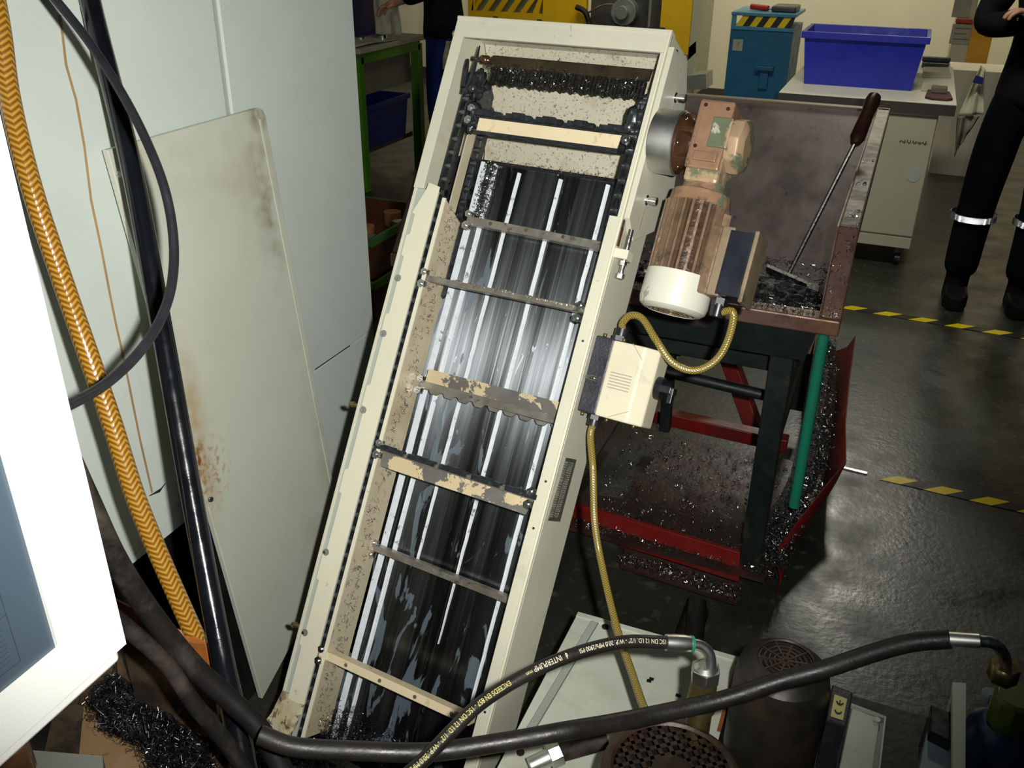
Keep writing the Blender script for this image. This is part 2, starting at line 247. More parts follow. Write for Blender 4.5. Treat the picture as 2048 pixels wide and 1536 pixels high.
# ---------------------------------------------------------------- mesh builder
class MB:
    def __init__(s, T=None): s.v = []; s.f = []; s.sm = []; s.mi = []; s.uv = {}; s.T = T; s.m = 0
    def add(s, vs, fs, smooth=False):
        b = len(s.v)
        for p in vs:
            p = Vector(p); s.v.append(s.T @ p if s.T else p)
        for f in fs: s.f.append(tuple(b+i for i in f)); s.sm.append(smooth); s.mi.append(s.m)
        return s
    def box(s, x0, x1, y0, y1, z0, z1):
        return s.add([(x, y, z) for x in (x0, x1) for y in (y0, y1) for z in (z0, z1)],
                     [(0,1,3,2), (4,6,7,5), (0,4,5,1), (2,3,7,6), (0,2,6,4), (1,5,7,3)])
    def obox(s, c, ax, ay, az):
        c, ax, ay, az = map(Vector, (c, ax, ay, az))
        return s.add([c+ax*i+ay*j+az*k for i in (-1, 1) for j in (-1, 1) for k in (-1, 1)],
                     [(0,1,3,2), (4,6,7,5), (0,4,5,1), (2,3,7,6), (0,2,6,4), (1,5,7,3)])
    def slab(s, pts, off):
        """polygon pts extruded by vector off"""
        n = len(pts); off = Vector(off); a = [Vector(p) for p in pts]
        return s.add(a+[p+off for p in a], [tuple(range(n-1, -1, -1)), tuple(range(n, 2*n))]+[(i, (i+1) % n, (i+1) % n+n, i+n) for i in range(n)])
    def lathe(s, o, ax, prof, seg=24, caps=True):
        o = Vector(o); ax = Vector(ax).normalized(); u = ax.orthogonal().normalized(); w = ax.cross(u)
        vs = [o+ax*h+(u*cos(2*pi*k/seg)+w*sin(2*pi*k/seg))*r for h, r in prof for k in range(seg)]
        fs = []
        for i in range(len(prof)-1):
            for k in range(seg): fs.append((i*seg+k, i*seg+(k+1) % seg, (i+1)*seg+(k+1) % seg, (i+1)*seg+k))
        b = len(s.v); s.add(vs, fs, True)
        if caps:
            s.f.append(tuple(b+k for k in range(seg-1, -1, -1))); s.sm.append(False); s.mi.append(s.m)
            e = b+(len(prof)-1)*seg; s.f.append(tuple(e+k for k in range(seg))); s.sm.append(False); s.mi.append(s.m)
        return s
    def cyl(s, p, q, r, r2=None, seg=20):
        p = Vector(p); q = Vector(q); return s.lathe(p, q-p, [(0, r), ((q-p).length, r if r2 is None else r2)], seg)
    def hexb(s, p, ax, r, h): return s.lathe(p, ax, [(0, r), (h, r)], 6)
    def tube(s, pts, r, seg=12, rf=None):
        P = [Vector(p) for p in pts]; n = len(P); t0 = (P[1]-P[0]).normalized(); u = t0.orthogonal().normalized()
        vs = []; uvs = []; ln = 0
        for i, p in enumerate(P):
            t = (P[min(i+1, n-1)]-P[max(i-1, 0)]).normalized(); u = (u-t*u.dot(t)).normalized(); w = t.cross(u)
            if i: ln += (p-P[i-1]).length
            rr = rf(i/(n-1)) if rf else r
            for k in range(seg): a = 2*pi*k/seg; vs.append(p+(u*cos(a)+w*sin(a))*rr); uvs.append((k/seg, ln))
        b = len(s.v); fs = []
        for i in range(n-1):
            for k in range(seg):
                fi = len(s.f)+len(fs)
                k2 = (k+1) % seg; fs.append((i*seg+k, i*seg+k2, (i+1)*seg+k2, (i+1)*seg+k))
                s.uv[fi] = [(k/seg, uvs[i*seg][1]), ((k+1)/seg, uvs[i*seg][1]), ((k+1)/seg, uvs[(i+1)*seg][1]), (k/seg, uvs[(i+1)*seg][1])]
        s.add(vs, fs, True)
        s.f.append(tuple(b+k for k in range(seg-1, -1, -1))); s.sm.append(False); s.mi.append(s.m)
        e = b+(n-1)*seg; s.f.append(tuple(e+k for k in range(seg))); s.sm.append(False); s.mi.append(s.m)
        return s
    def mesh(s, name, mats):
        me = bpy.data.meshes.new(name); me.from_pydata([tuple(v) for v in s.v], [], s.f)
        if not isinstance(mats, (list, tuple)): mats = [mats]
        for x in mats: me.materials.append(M[x])
        me.polygons.foreach_set('use_smooth', s.sm); me.polygons.foreach_set('material_index', s.mi)
        if s.uv:
            ul = me.uv_layers.new(name='UVMap')
            for fi, us in s.uv.items():
                ls = me.polygons[fi].loop_start
                for k, q in enumerate(us): ul.data[ls+k].uv = q
        bm = bmesh.new(); bm.from_mesh(me); bmesh.ops.recalc_face_normals(bm, faces=bm.faces)
        for e in bm.edges:
            if len(e.link_faces) == 2 and e.calc_face_angle(0) > .62: e.smooth = False
        bm.to_mesh(me); bm.free()
        me.update(); return me
    def build(s, name, mats, parent=None, bevel=0, local=False, origin=None):
        """origin: world point that becomes the object's own origin (top-level single meshes)"""
        if origin is not None:
            o0 = Vector(origin); s.v = [v-o0 for v in s.v]
        o = bpy.data.objects.new(name, s.mesh(name, mats)); C.objects.link(o)
        if origin is not None: o.location = origin
        if parent is not None:
            o.parent = parent
            if not local: o.matrix_parent_inverse = world_of(parent).inverted()
        if bevel:
            b = o.modifiers.new('bevel', 'BEVEL'); b.width = bevel; b.segments = 2; b.limit_method = 'ANGLE'; b.angle_limit = radians(40)
        return o
def world_of(o):
    m = o.matrix_basis.copy()
    if o.parent is not None: m = world_of(o.parent) @ o.matrix_parent_inverse @ m
    return m
def tag(o, label, cat, group=None):
    o['label'] = label; o['category'] = cat
    if group: o['group'] = group
    return o
def thing(name, loc, label, cat, group=None):
    o = bpy.data.objects.new(name, None); C.objects.link(o); o.location = loc; o.empty_display_size = .05
    return tag(o, label, cat, group)
def struct(o): o['kind'] = 'structure'; return o
def stuff(o): o['kind'] = 'stuff'; return o
def smooth(pts, n=8):
    P = [Vector(p) for p in pts]; P = [P[0]*2-P[1]]+P+[P[-1]*2-P[-2]]; out = []
    for i in range(1, len(P)-2):
        a, b, c, d = P[i-1:i+3]
        for k in range(n):
            t = k/n; out.append(.5*((2*b)+(-a+c)*t+(2*a-5*b+4*c-d)*t*t+(-a+3*b-3*c+d)*t**3))
    out.append(P[-2]); return out
def curl(mb, c, size, thick, turns=1.2, seg=7):
    """one little curl of swarf, three-sided"""
    c = Vector(c); ax = Vector([random.gauss(0, 1) for _ in range(3)]).normalized(); u = ax.orthogonal().normalized(); w = ax.cross(u)
    k = random.random(); pts = []
    for i in range(seg):
        t = i/(seg-1); a = t*turns*2*pi*(.3+k)
        pts.append(c+(u*cos(a)+w*sin(a))*size*(.5+.5*t)+ax*size*1.6*(t-.5)*random.uniform(.6, 1.2))
    vs = []
    for i, p in enumerate(pts):
        vs += [p, p+ax*thick*1.8, p+u*thick]
    mb.add(vs, [(3*i+j, 3*i+(j+1) % 3, 3*i+3+(j+1) % 3, 3*i+3+j) for i in range(seg-1) for j in range(3)])
def swarf(name, n, fn, size=(.003, .008), thick=.0006, parent=None, m='chips', local=False):
    mb = MB()
    for _ in range(n): curl(mb, fn(), random.uniform(*size), thick*random.uniform(.6, 1.5))
    return stuff(mb.build(name, m, parent, local=local))

# ---------------------------------------------------------------- setting: floor, wall
fm = MB(); fm.box(-9, 6, -1, 9.2, -.05, 0); struct(fm.build('floor', 'floor'))
struct(MB().box(-9, 6, 9, 9.15, 0, 5).build('wall_back', 'wall'))
struct(MB().box(-9, 6, 8.97, 9, 0, .12).build('baseboard_back', 'deskedge'))

def tape(name, p0, p1, label, w=.05, pitch=.245, start=.0, ratio=.48, skew=.05):
    p0 = Vector(p0); p1 = Vector(p1); d = (p1-p0); L = d.length; d.normalize(); s = Vector((-d.y, d.x, 0)); mb = MB()
    z0 = Vector((0, 0, .0012)); x = start
    def q(a, b, k):
        mb.m = k; vs = [p0+d*(a)-s*w/2, p0+d*(b)-s*w/2, p0+d*(b+skew)+s*w/2, p0+d*(a+skew)+s*w/2]; mb.slab(vs, z0)
    while x < L:
        q(x, x+pitch*ratio, 0); q(x+pitch*ratio, x+pitch, 1); x += pitch
    o = mb.build(name, ['yel', 'blk'], origin=tuple(p0)); tag(o, label, 'tape'); return o
tape('floor_tape', (-0.1813,4.1109,0.0010), (0.6693,4.0589,0.0010), 'far strip of black and yellow hazard tape on the floor', pitch=.146, start=.085, w=.05)
tape('floor_tape', (0.1475,2.6804,0.0010), (0.6061,2.6564,0.0010), 'near strip of black and yellow hazard tape on the floor, torn at its start', pitch=.128, start=0.0, w=.045)
mb = MB(); mb.slab([(0.0317,2.6872,0.0010), (0.1102,2.6830,0.0010), (0.1081,2.6695,0.0010), (0.0310,2.6773,0.0010)], (0, 0, .004))
tag(mb.build('floor_bolt', 'zinc', origin=(0.0580,2.6794,0.0010)), 'small bright steel strip at the start of the near hazard tape', 'metal strip')

# ---------------------------------------------------------------- chip conveyor (local x across, y up the slope, z out of the belt)
cvx, cvy, cvn, cvo = [Vector(v) for v in [[0.992757, -0.120137, 0.0], [0.060068, 0.496379, 0.866025], [-0.104042, -0.859753, 0.5], [-0.661319, 0.913993, 0.170793]]]
mw = Matrix((cvx, cvy, cvn)).transposed().to_4x4(); mw.translation = cvo
def conv_thing(name, loc, label, cat):
    o = thing(name, (0, 0, 0), label, cat); mm = mw.copy(); mm.translation = mw @ Vector(loc); o.matrix_basis = mm; return o
CV = conv_thing('chip_conveyor', (0, 0, 0), 'steep cream steel chip conveyor with open bed, flights and chains, across the middle', 'conveyor')
def P(mb, name, m, bevel=0, parent=None): return mb.build(name, m, parent or CV, bevel, local=True)
# side plates (outline in y,z)
OUT = [(.0, .0), (1.395, .0), (1.395, -.095), (1.355, -.135), (1.24, -.188), (1.165, -.215), (1.13, -.17), (1.09, -.125), (.0, -.125)]
for sx, nm in ((-.208, 'left'), (.203, 'right')):
    mb = MB(); mb.slab([(sx, y, z) for y, z in OUT], (.006, 0, 0)); P(mb, 'side_plate', 'cream', .001)
# back / underside skin and bed
mb = MB(); mb.slab([(-.2, .0, -.106), (-.2, 1.165, -.106), (-.2, 1.165, -.102), (-.2, .0, -.102)], (.402, 0, 0)); P(mb, 'bed', 'bed')
mb = MB(); mb.slab([(-.2, 0, -.125), (-.2, 1.10, -.125), (-.2, 1.10, -.122), (-.2, 0, -.122)], (.402, 0, 0)); P(mb, 'underside_sheet', 'cream')
mb = MB()   # head back: polyline
pl_ = [(1.392, -.002), (1.392, -.095), (1.352, -.135), (1.235, -.187), (1.178, -.212)]
for (y0, z0), (y1, z1) in zip(pl_, pl_[1:]):
    mb.slab([(-.2, y0, z0), (-.2, y1, z1), (-.2, y1-.001, z1-.003), (-.2, y0-.001, z0-.003)], (.402, 0, 0))
P(mb, 'chute_back', 'splat')
mb = MB(); mb.box(-.208, .209, 1.362, 1.397, -.004, .003); mb.box(-.208, .209, 1.394, 1.400, -.016, .005); P(mb, 'top_lip', 'cream', .0012)
for x in (-.13, -.04, .10, .13, .145, .155, .17, .19): P(MB().box(x-.004, x+.004, 1.399, 1.403, -.010, .004), 'lip_grime', 'dark')
for x, z in ((-.214, -.012), (.213, -.02)):
    mb = MB(); s = 1 if x > 0 else -1; mb.hexb((x-s*.004, 1.372, z), (s, 0, 0), .006, .008); P(mb, 'bolt', 'zinc')
# scrape line hanging wire in chute
mb = MB(); mb.tube(smooth([(-.015, 1.36, -.06), (-.018, 1.33, -.065), (-.028, 1.30, -.06)], 4), .0009, 5); P(mb, 'wire', 'dark')
# dark outlet lip below chute
mb = MB(); mb.box(-.2, .2, 1.163, 1.170, -.112, -.096); P(mb, 'bed_end_roll', 'dark', .002)
# ribs
def rib(x, y0, y1, w0, w1, name='rib', m='rib', h=.004):
    mb = MB(); n = 40
    for i in range(n+1):
        t = i/n; y = y0+(y1-y0)*t; w = (w0+(w1-w0)*min(1, t*3)); j = random.uniform(-.0005, .0005)
        mb.v += [Vector((x-w/2+j, y, -.102)), Vector((x-w*.25+j, y, -.102+h)), Vector((x+w*.25+j, y, -.102+h)), Vector((x+w/2+j, y, -.102))]
    for i in range(n):
        for k in range(3): mb.f.append((4*i+k, 4*i+k+1, 4*i+k+5, 4*i+k+4)); mb.sm.append(True); mb.mi.append(0)
    P(mb, name, m)
rib(-.0575, .40, 1.155, .005, .0085); rib(.0295, .275, 1.155, .002, .009); rib(.123, .16, 1.158, .006, .009)  # ribs narrow downhill, shaped like a reflection fading out
rib(-.136, .03, 1.165, .012, .013, 'edge_strip', 'rib', .008); rib(-.111, .03, 1.165, .006, .010, 'edge_strip', 'rib', .006)
# left cover strip with notches
mb = MB(); segs = [(.10, .21), (.235, .335), (.385, .50), (.54, .665), (.70, .80), (.835, .95), (.985, 1.03)]
pts = [(-.153, .09), (-.1525, 1.083), (-.178, 1.088), (-.1795, 1.075)]
for a, b in reversed(segs): pts += [(-.1965, b+.0), (-.1965, b-.002), (-.190, b-.004), (-.190, a+.004), (-.1965, a)]
pts += [(-.1965, .09)]
mb.slab([(x, y, .0005) for x, y in pts], (0, 0, .0022)); P(mb, 'cover_strip', 'strip', .0004)
mb = MB(); mb.box(-.205, -.155, .0, 1.075, -.006, -.003); P(mb, 'left_flange', 'joint')  # grey colour stands for the shade in the recess
for y in (.232, .385, .655, .800, .905):
    mb = MB(); mb.cyl((-.1895, y, .0005), (-.1895, y, .0040), .0065, seg=18); o = P(mb, 'washer', 'glassy')
    q = MB(); q.hexb((-.192, y-.001, .004), (0, 0, 1), .003, .002); q.build('screw', 'zinc', o, local=True)
for y in (.232, .655):
    mb = MB(); mb.cyl((-.208, y+.004, -.002), (-.226, y+.004, -.002), .0035, seg=12); mb.hexb((-.215, y+.004, -.002), (-1, 0, 0), .0055, .006); P(mb, 'bolt', 'brass')
# guide wall (angle that carries the upper chain)
mb = MB(); mb.slab([(-.139, .05, -.0005), (-.139, 1.065, -.0005), (-.139, 1.035, -.078), (-.139, .05, -.078)], (.0025, 0, 0)); P(mb, 'guide_wall', 'creamdirty')
mb = MB(); mb.box(-.142, -.1345, .05, 1.065, -.0015, .0012); P(mb, 'guide_lip', 'strip')
# wall behind the chain
mb = MB(); mb.box(-.166, -.1645, .03, 1.07, -.06, -.002); P(mb, 'chain_track', 'chain')
# right cover flange
mb = MB(); mb.box(.183, .205, .0, 1.083, -.003, .0015); P(mb, 'right_flange', 'cream', .0006)
mb = MB(); mb.box(.2045, .2085, .0, 1.397, -.004, .0062); P(mb, 'edge_bead', 'strip', .0006)
mb = MB(); mb.box(.197, .205, 1.083, 1.362, -.003, .0015); P(mb, 'right_flange', 'cream', .0006)
mb = MB(); mb.box(-.208, -.186, 1.075, 1.362, -.003, .0025); P(mb, 'left_flange', 'cream', .0006)
# small screws on the right flange
for y in (.235, .55, .63, .87):
    mb = MB(); mb.cyl((.195, y, .0015), (.195, y, .0035), .0022, seg=10); P(mb, 'screw', 'zinc')
mb = MB(); mb.cyl((.213, .815, -.006), (.236, .815, -.004), .0032, seg=12); mb.cyl((.222, .815, -.006), (.230, .815, -.005), .0055, seg=12); P(mb, 'stud', 'zinc')
# chains
def link_mesh():
    mb = MB(); p = .0254
    for x in (-.0075, .006):
        n = 10; pts = []
        for k in range(n): a = pi/2+pi*k/(n-1); pts.append((x, cos(a)*.0075, sin(a)*.0075))
        for k in range(n): a = -pi/2+pi*k/(n-1); pts.append((x, p+cos(a)*.0075, sin(a)*.0075))
        mb.slab(pts, (.0015, 0, 0))
    mb.m = 1; mb.cyl((-.0085, 0, 0), (.0075, 0, 0), .0062, seg=12); return mb.mesh('chain_link', ['chain', 'roller'])
M['roller'] = mat('grey_chain_roller', (.20,.21,.21), .35, .9, var=.3, vs=90)
LM = link_mesh()
def link(x, y, z, ang=0):
    o = bpy.data.objects.new('chain_link', LM); C.objects.link(o); o.parent = CV; o.location = (x, y, z); o.rotation_euler = (ang, 0, 0)
y = .06
while y < 1.26: link(-.1525, y, -.012); y += .0254
y = .90
while y < 1.24: link(-.140, y, -.075); y += .0254
y = 1.07
while y < 1.26: link(.186, y, -.012); y += .0254
y = 1.07
while y < 1.24: link(.180, y, -.075); y += .0254
mb = MB(); mb.box(-.139, -.1365, 1.05, 1.215, -.046, -.020); P(mb, 'inner_guard', 'creamdirty')
for x in (-.150, .184):     # round the sprockets
    for k in range(5):
        a = pi/2-k*.62; link(x, 1.262+.036*cos(a), -.046+.034*sin(a), a-pi/2-.3)
for x, q in ((-.150, 0), (.184, 1)):
    mb = MB(); n = 10; pts = []
    for k in range(n*4):
        a = 2*pi*k/(n*4); r = (.030, .036, .040, .034)[k % 4]; pts.append((x-.003, 1.262+r*cos(a), -.045+r*sin(a)))
    mb.slab(pts, (.006, 0, 0)); mb.cyl((x-.014, 1.262, -.045), (x+.016, 1.262, -.045), .020, seg=16); P(mb, 'sprocket', 'chain')
mb = MB(); mb.cyl((-.165, 1.215, -.055), (.195, 1.215, -.055), .012, seg=16); P(mb, 'drive_shaft', 'dark')
# grease lumps near the sprockets
for cx, cy, cz, n in ((-.138, 1.275, -.004, 10), (-.128, 1.215, -.012, 8), (.176, 1.235, -.01, 8)):
    bm = bmesh.new(); bmesh.ops.create_icosphere(bm, subdivisions=3, radius=.024)
    rs = random.Random(n*7+int(cx*100)); ph = [rs.uniform(0, 6) for _ in range(6)]
    for v in bm.verts:
        d = v.co.normalized(); k = 1+.25*sin(d.x*5+ph[0])+.3*sin(d.y*6+ph[1])+.25*sin(d.z*8+ph[2])
        v.co = Vector((d.x*.7, d.y*1.0, d.z*.5))*.024*k+Vector((cx, cy, cz))
    me = bpy.data.meshes.new('grease'); bm.to_mesh(me); bm.free(); me.materials.append(M['chain']); me.polygons.foreach_set('use_smooth', [True]*len(me.polygons))
    o = bpy.data.objects.new('grease_lump', me); C.objects.link(o); o.parent = CV; stuff(o)
mb = MB(); mb.tube(smooth([(-.158, 1.27, 0), (-.160, 1.305, .006), (-.163, 1.32, .004)], 4), .004, 6, rf=lambda t: .006-.003*t); mb.tube(smooth([(-.150, 1.27, 0), (-.141, 1.31, .01), (-.143, 1.345, .008)], 4), .002, 6, rf=lambda t: .006-.0045*t); P(mb, 'grease_strand', 'chain')

# flights
def bolts(parent, x, y, z, up=1):
    for dy, r in ((.010, .0068), (-.012, .0078)):
        mb = MB(); mb.cyl((x, y+dy-.005, z), (x, y+dy+.005, z), r, seg=14); mb.hexb((x, y+dy, z+.001), (0, 0, 1), r*1.05, .008); mb.cyl((x, y+dy, z+.009), (x, y+dy, z+.012), .003, seg=10)
        mb.build('bolt', 'zinc', parent, local=True)
def bar(y, x0, x1, z, yr=0, kind='bar', m='flight', bx=None, h=.011):
    """flight across the bed; y at left end, yr = extra y at right end"""
    A = Vector((x0, y, z)); B = Vector((x1, y+yr, z)); mb = MB()
    mb.slab([A+Vector((0, -h/2, 0)), B+Vector((0, -h/2, 0)), B+Vector((0, h/2, 0)), A+Vector((0, h/2, 0))], (0, 0, -.024)); o = P(mb, 'flight', m, .0008)
    L_ = (B-A).length
    if kind == 'tooth':       # L section: toothed black bar over a painted face
        q = MB(); n = 5; gp = .010
        for i in range(n):
            a = (i/n)*L_+gp*.5+(.0 if i else -.004); b = ((i+1)/n)*L_-gp*.5+(.004 if i == n-1 else 0)
            q.box(x0+a, x0+b, y-.001, y+.008, z-.004, z+.006)
            q.box(x0+(a+b)/2-.012, x0+(a+b)/2+.012, y+.0, y+.010, z+.001, z+.008)
        q.build('tooth_bar', 'chain', o, local=True)
    if kind == 'comb':
        q = MB()
        for i in range(60):
            a = random.uniform(.03, L_-.02); q.box(x0+a, x0+a+random.uniform(.001, .006), y+.004, y+.004+random.uniform(.002, .005), z-.004, z+random.uniform(.001, .004))
        stuff(q.build('stuck_chips', 'flight', o, local=True))
    if bx is None: bx = (x0+.006, x1-.014)
    for b in bx: bolts(o, b, y, z-.002)
    return o
bar(.917, -.146, .187, -.004, .004, 'comb', h=.010)                     # second from top
bar(.207, -.152, .170, -.002, .000, 'bar', 'creamflight', bx=(-.146,), h=.015)
# one with peeled hanging face
o = bar(.596, -.146, .187, -.004, .0, 'tooth', h=.008)
mb = MB(); mb.slab([(-.130, .592, -.006), (.178, .592, -.006), (.172, .566, -.004), (-.128, .566, -.004)], (0, 0, -.0025)); mb.build('hanging_face', 'peel', o, local=True)
# the top paddle
o = bar(1.222, -.120, .182, .002, .0, 'tooth', h=.008, m='chain', bx=(-.128, .178))
mb = MB(); mb.slab([(-.108, 1.217, .003), (.168, 1.217, .003), (.165, 1.194, .001), (-.109, 1.194, .001)], (0, 0, -.0025)); mb.build('hanging_face', 'creamflight', o, local=True)
mb = MB(); mb.box(-.112, .168, 1.188, 1.194, -.002, .004); mb.build('lower_edge', 'chain', o, local=True)
# lower-run flights
bar(1.046, -.122, .19, -.066, -.004, 'bar', 'flight', bx=(-.118,), h=.015)
o = bar(.727, -.130, .19, -.066, .003, 'bar', 'flight', bx=(-.128,), h=.015)
mb = MB(); mb.slab([(-.118, .734, -.064), (.19, .737, -.064), (.19, .762, -.058), (-.114, .758, -.058)], (0, 0, -.0025)); mb.build('standing_face', 'peel', o, local=True)
q = MB(); n = 9
for i in range(n):
    a = -.095+i*.032; q.slab([(a-.013, .721, -.066), (a+.013, .721, -.066), (a+.007, .714, -.066), (a-.007, .714, -.066)], (0, 0, -.003))
q.build('scalloped_edge', 'flight', o, local=True)
bar(.406, -.142, .19, -.066, -.002, 'bar', 'flight', bx=(-.136,), h=.011)
for o_, zs in ((None, -.042),):
    for y, x0 in ((1.046, -.09), (.727, -.10), (.406, -.10), (.207, -.11)):
        mb = MB()
        for i in range(4):
            x = x0+.02+i*.075; z = -.002 if y < .3 else -.066
            mb.cyl((x, y, z), (x, y, z+.0012), .0035, seg=10)
        P(mb, 'rivet_row', 'brass' if y > .9 else 'flight')

# scraper bar in the head, with swarf hanging in it
M['scraper'] = mat('scraper_bar_brown', H('4C4232'), .35, .4, var=.3, vs=12, stains=[(OIL, 20, .5, .66, .7)])
mb = MB(); mb.slab([(-.148, 1.352, -.050), (.170, 1.352, -.050), (.170, 1.332, -.046), (-.148, 1.332, -.046)], (0, -.001, -.004)); mb.slab([(-.148, 1.352, -.050), (.170, 1.352, -.050), (.170, 1.357, -.064), (-.148, 1.357, -.064)], (0, .002, -.002)); so = P(mb, 'scraper_bar', 'scraper', .001)
mb = MB(); mb.hexb((-.168, 1.343, -.05), (1, 0, 0), .009, .014); mb.cyl((-.19, 1.343, -.05), (-.148, 1.343, -.05), .005, seg=10); mb.build('bolt', 'rustcast', so, local=True)
mb = MB()
for i in range(44): x = -.142+i*.007; mb.box(x, x+.0035, 1.300+.002*(i % 3), 1.333, -.052-.01, -.050)
stuff(mb.build('bristle', 'dark', so, local=True))
swarf('hanging_swarf', 420, lambda: (random.uniform(-.15, .162), random.uniform(1.300, 1.334), random.uniform(-.06, -.035)), (.002, .007), .0005, so, local=True)
# swarf lying in the channels
swarf('channel_swarf', 620, lambda: (random.gauss(-.112, .007), 1.045+.115*random.random()**.8, random.uniform(-.098, -.085)), (.001, .004), .0005, CV, 'chips', True)
swarf('fine_swarf', 420, lambda: (random.gauss(-.1355, .0012), random.uniform(.1, 1.06), random.uniform(-.055, -.012)), (.002, .006), .0003, CV, 'dark', True)
swarf('outlet_swarf', 160, lambda: (random.uniform(-.13, .17), random.gauss(1.168, .003), random.uniform(-.100, -.088)), (.001, .003), .0004, CV, 'chips', True)
swarf('foot_swarf', 1500, lambda: (random.uniform(-.15, .02), random.gauss(.06, .02), random.uniform(-.10, -.03)), (.002, .006), .00028, CV, 'hairs', True)

# take-up plate on the right with slots, bolts and tension screw
mb = MB(); mb.slab([(.2095, 1.372, .004), (.2095, 1.372, -.050), (.2095, 1.350, -.100), (.2095, 1.10, -.14), (.2095, 1.055, -.04), (.2095, 1.083, .004)], (.010, 0, 0)); tp = P(mb, 'take_up_plate', 'cream', .001)
for (y, z) in ((1.312, -.060), (1.130, -.052)):
    mb = MB(); mb.cyl((.2195, y, z), (.2205, y, z), .009, seg=16); mb.cyl((.2205, y, z), (.236, y, z), .0055, seg=14); mb.cyl((.228, y, z), (.238, y, z), .0072, seg=16); mb.build('bolt', 'silver', tp, local=True)
    mb = MB(); mb.box(.2194, .2200, y-.052, y-.014, z-.0012, z+.0012); mb.build('slot', 'thread', tp, local=True)
mb = MB(); mb.box(.205, .232, 1.016, 1.032, -.026, .002); P(mb, 'screw_block', 'strip', .0015)
mb = MB(); mb.cyl((.224, .985, -.012), (.222, 1.068, -.012), .0042, seg=12); mb.hexb((.2235, .985, -.012), (0, 1, 0), .0075, .008); mb.hexb((.2225, 1.007, -.012), (0, 1, 0), .007, .007); P(mb, 'tension_screw', 'zinc')
mb = MB(); mb.box(.2085, .2115, 1.035, 1.080, -.004, .001); P(mb, 'rust_streak', 'rustcast')
# maker's plate on the right side
mb = MB(); mb.slab([(0.2095,0.6756,-0.0186), (0.2095,0.6738,-0.0687), (0.2095,0.5637,-0.0681), (0.2095,0.5672,-0.0126)], (.0012, 0, 0)); npl = P(mb, 'name_plate', 'label')
n0 = Vector((0.2108,0.6759,-0.0153)); n1 = Vector((0.2108,0.6741,-0.0653)); n3 = Vector((0.2108,0.5677,-0.0092)); mb = MB()
for row, (f, hgt) in enumerate(((.12, .34), (.50, .10), (.66, .10), (.80, .08))):
    t = .06
    while t < .93:
        w = random.uniform(.012, .03); a = n0+(n3-n0)*t+(n1-n0)*f
        mb.slab([a, a+(n3-n0)*w, a+(n3-n0)*w+(n1-n0)*hgt*.7, a+(n1-n0)*hgt*.7], (.0003, 0, 0)); t += w+random.uniform(.008, .016)
mb.build('plate_print', 'print', npl, local=True)
# lower left foot of the frame, where it bends towards the trough
M['foot'] = mat('chip_stained_cream_foot', H('C4BA98'), .35, var=.1, stains=[((.16,.09,.03), 20, .5, .62, .8), ((.02,.018,.012), 60, .53, .6, .8), (H('A88A38'), 9, .55, .7, .6)], bump=.4)
mb = MB(); mb.slab([(-.206, .115, .002), (-.152, .115, .002), (-.158, .06, .006), (-.185, .018, .016), (-.225, .035, .018), (-.214, .07, .006)], (0, 0, -.005)); P(mb, 'frame_foot', 'foot')

# ---------------------------------------------------------------- gear motor at the head
GM = conv_thing('gear_motor', (.215, 1.215, -.05), 'oil-stained gear motor with finned body and cream fan cowl, beside the conveyor head', 'motor')
def G(mb, name, m, bevel=0, parent=None):
    o = mb.build(name, m, None, bevel, local=True); o.parent = parent or GM
    off = Vector((.215, 1.215, -.05)); 
    for v in o.data.vertices: v.co -= off
    return o
cy, cz = 1.226, -.03
M['ring'] = mat('turned_steel_ring', (.72,.72,.66), .42, 1, var=.04, vs=4)
mb = MB(); mb.lathe((.2196, cy, cz), (1, 0, 0), [(0, .049), (.001, .053), (.040, .053), (.042, .051)], 48); G(mb, 'bearing_ring', 'ring')
mb = MB(); mb.lathe((.2616, cy, cz), (1, 0, 0), [(0, .051), (.006, .050), (.008, .046), (.020, .036), (.030, .030), (.040, .028)], 32)
for k in range(6):
    a = k*pi/3+.3; d = Vector((0, cos(a), sin(a))); c0 = Vector((.2616, cy, cz))
    mb.obox(c0+d*.040+Vector((.014, 0, 0)), (.014, 0, 0), d*.009, Vector((0, -sin(a), cos(a)))*.0045)
G(mb, 'cast_flange', 'rustcast', .0015)
for k in range(6):
    a = k*pi/3+.8; mb = MB(); mb.hexb((.2676, cy+.043*cos(a), cz+.043*sin(a)), (1, 0, 0), .004, .004); G(mb, 'bolt', 'zinc')
# gearbox housing
a0 = (0.2860,1.2880,-0.0100); a1 = (0.3710,1.2927,-0.0100)
mb = MB(); mb.box(.288, .345, 1.178, 1.290, -.075, .010); gh = G(mb, 'gear_housing', 'tan', .004)
mb = MB(); mb.box(.296, .342, 1.205, 1.286, .010, .0125); cover = G(mb, 'housing_cover', 'tan', .001)
mb = MB(); mb.box(.318, .350, 1.213, 1.262, .011, .016); G(mb, 'side_cover', 'ggreen', .002)
for x, y in ((.300, 1.279), (.337, 1.276), (.300, 1.212)):
    mb = MB(); mb.hexb((x, y, .0125), (0, 0, 1), .0032, .0025); G(mb, 'screw', 'rustcast')
mb = MB(); mb.lathe((.343, 1.232, -.030), (1, 0, 0), [(0, .043), (.010, .046), (.022, .045), (.028, .036), (.030, .030)], 8); G(mb, 'end_cover', 'ggreen', .002)
# worm neck towards the motor
mb = MB(); mb.box(.290, .347, 1.158, 1.205, -.072, .006); G(mb, 'worm_housing', 'ggreen', .006)
mb = MB(); mb.box(.300, .338, 1.190, 1.206, .006, .014); G(mb, 'name_pad', 'tan', .002)
MX, MZ = .318, -.030
mb = MB(); mb.lathe((MX, 1.162, MZ), (0, -1, 0), [(0, .034), (.012, .036), (.016, .048), (.032, .050), (.036, .051)], 32); G(mb, 'adapter', 'tan', 0)
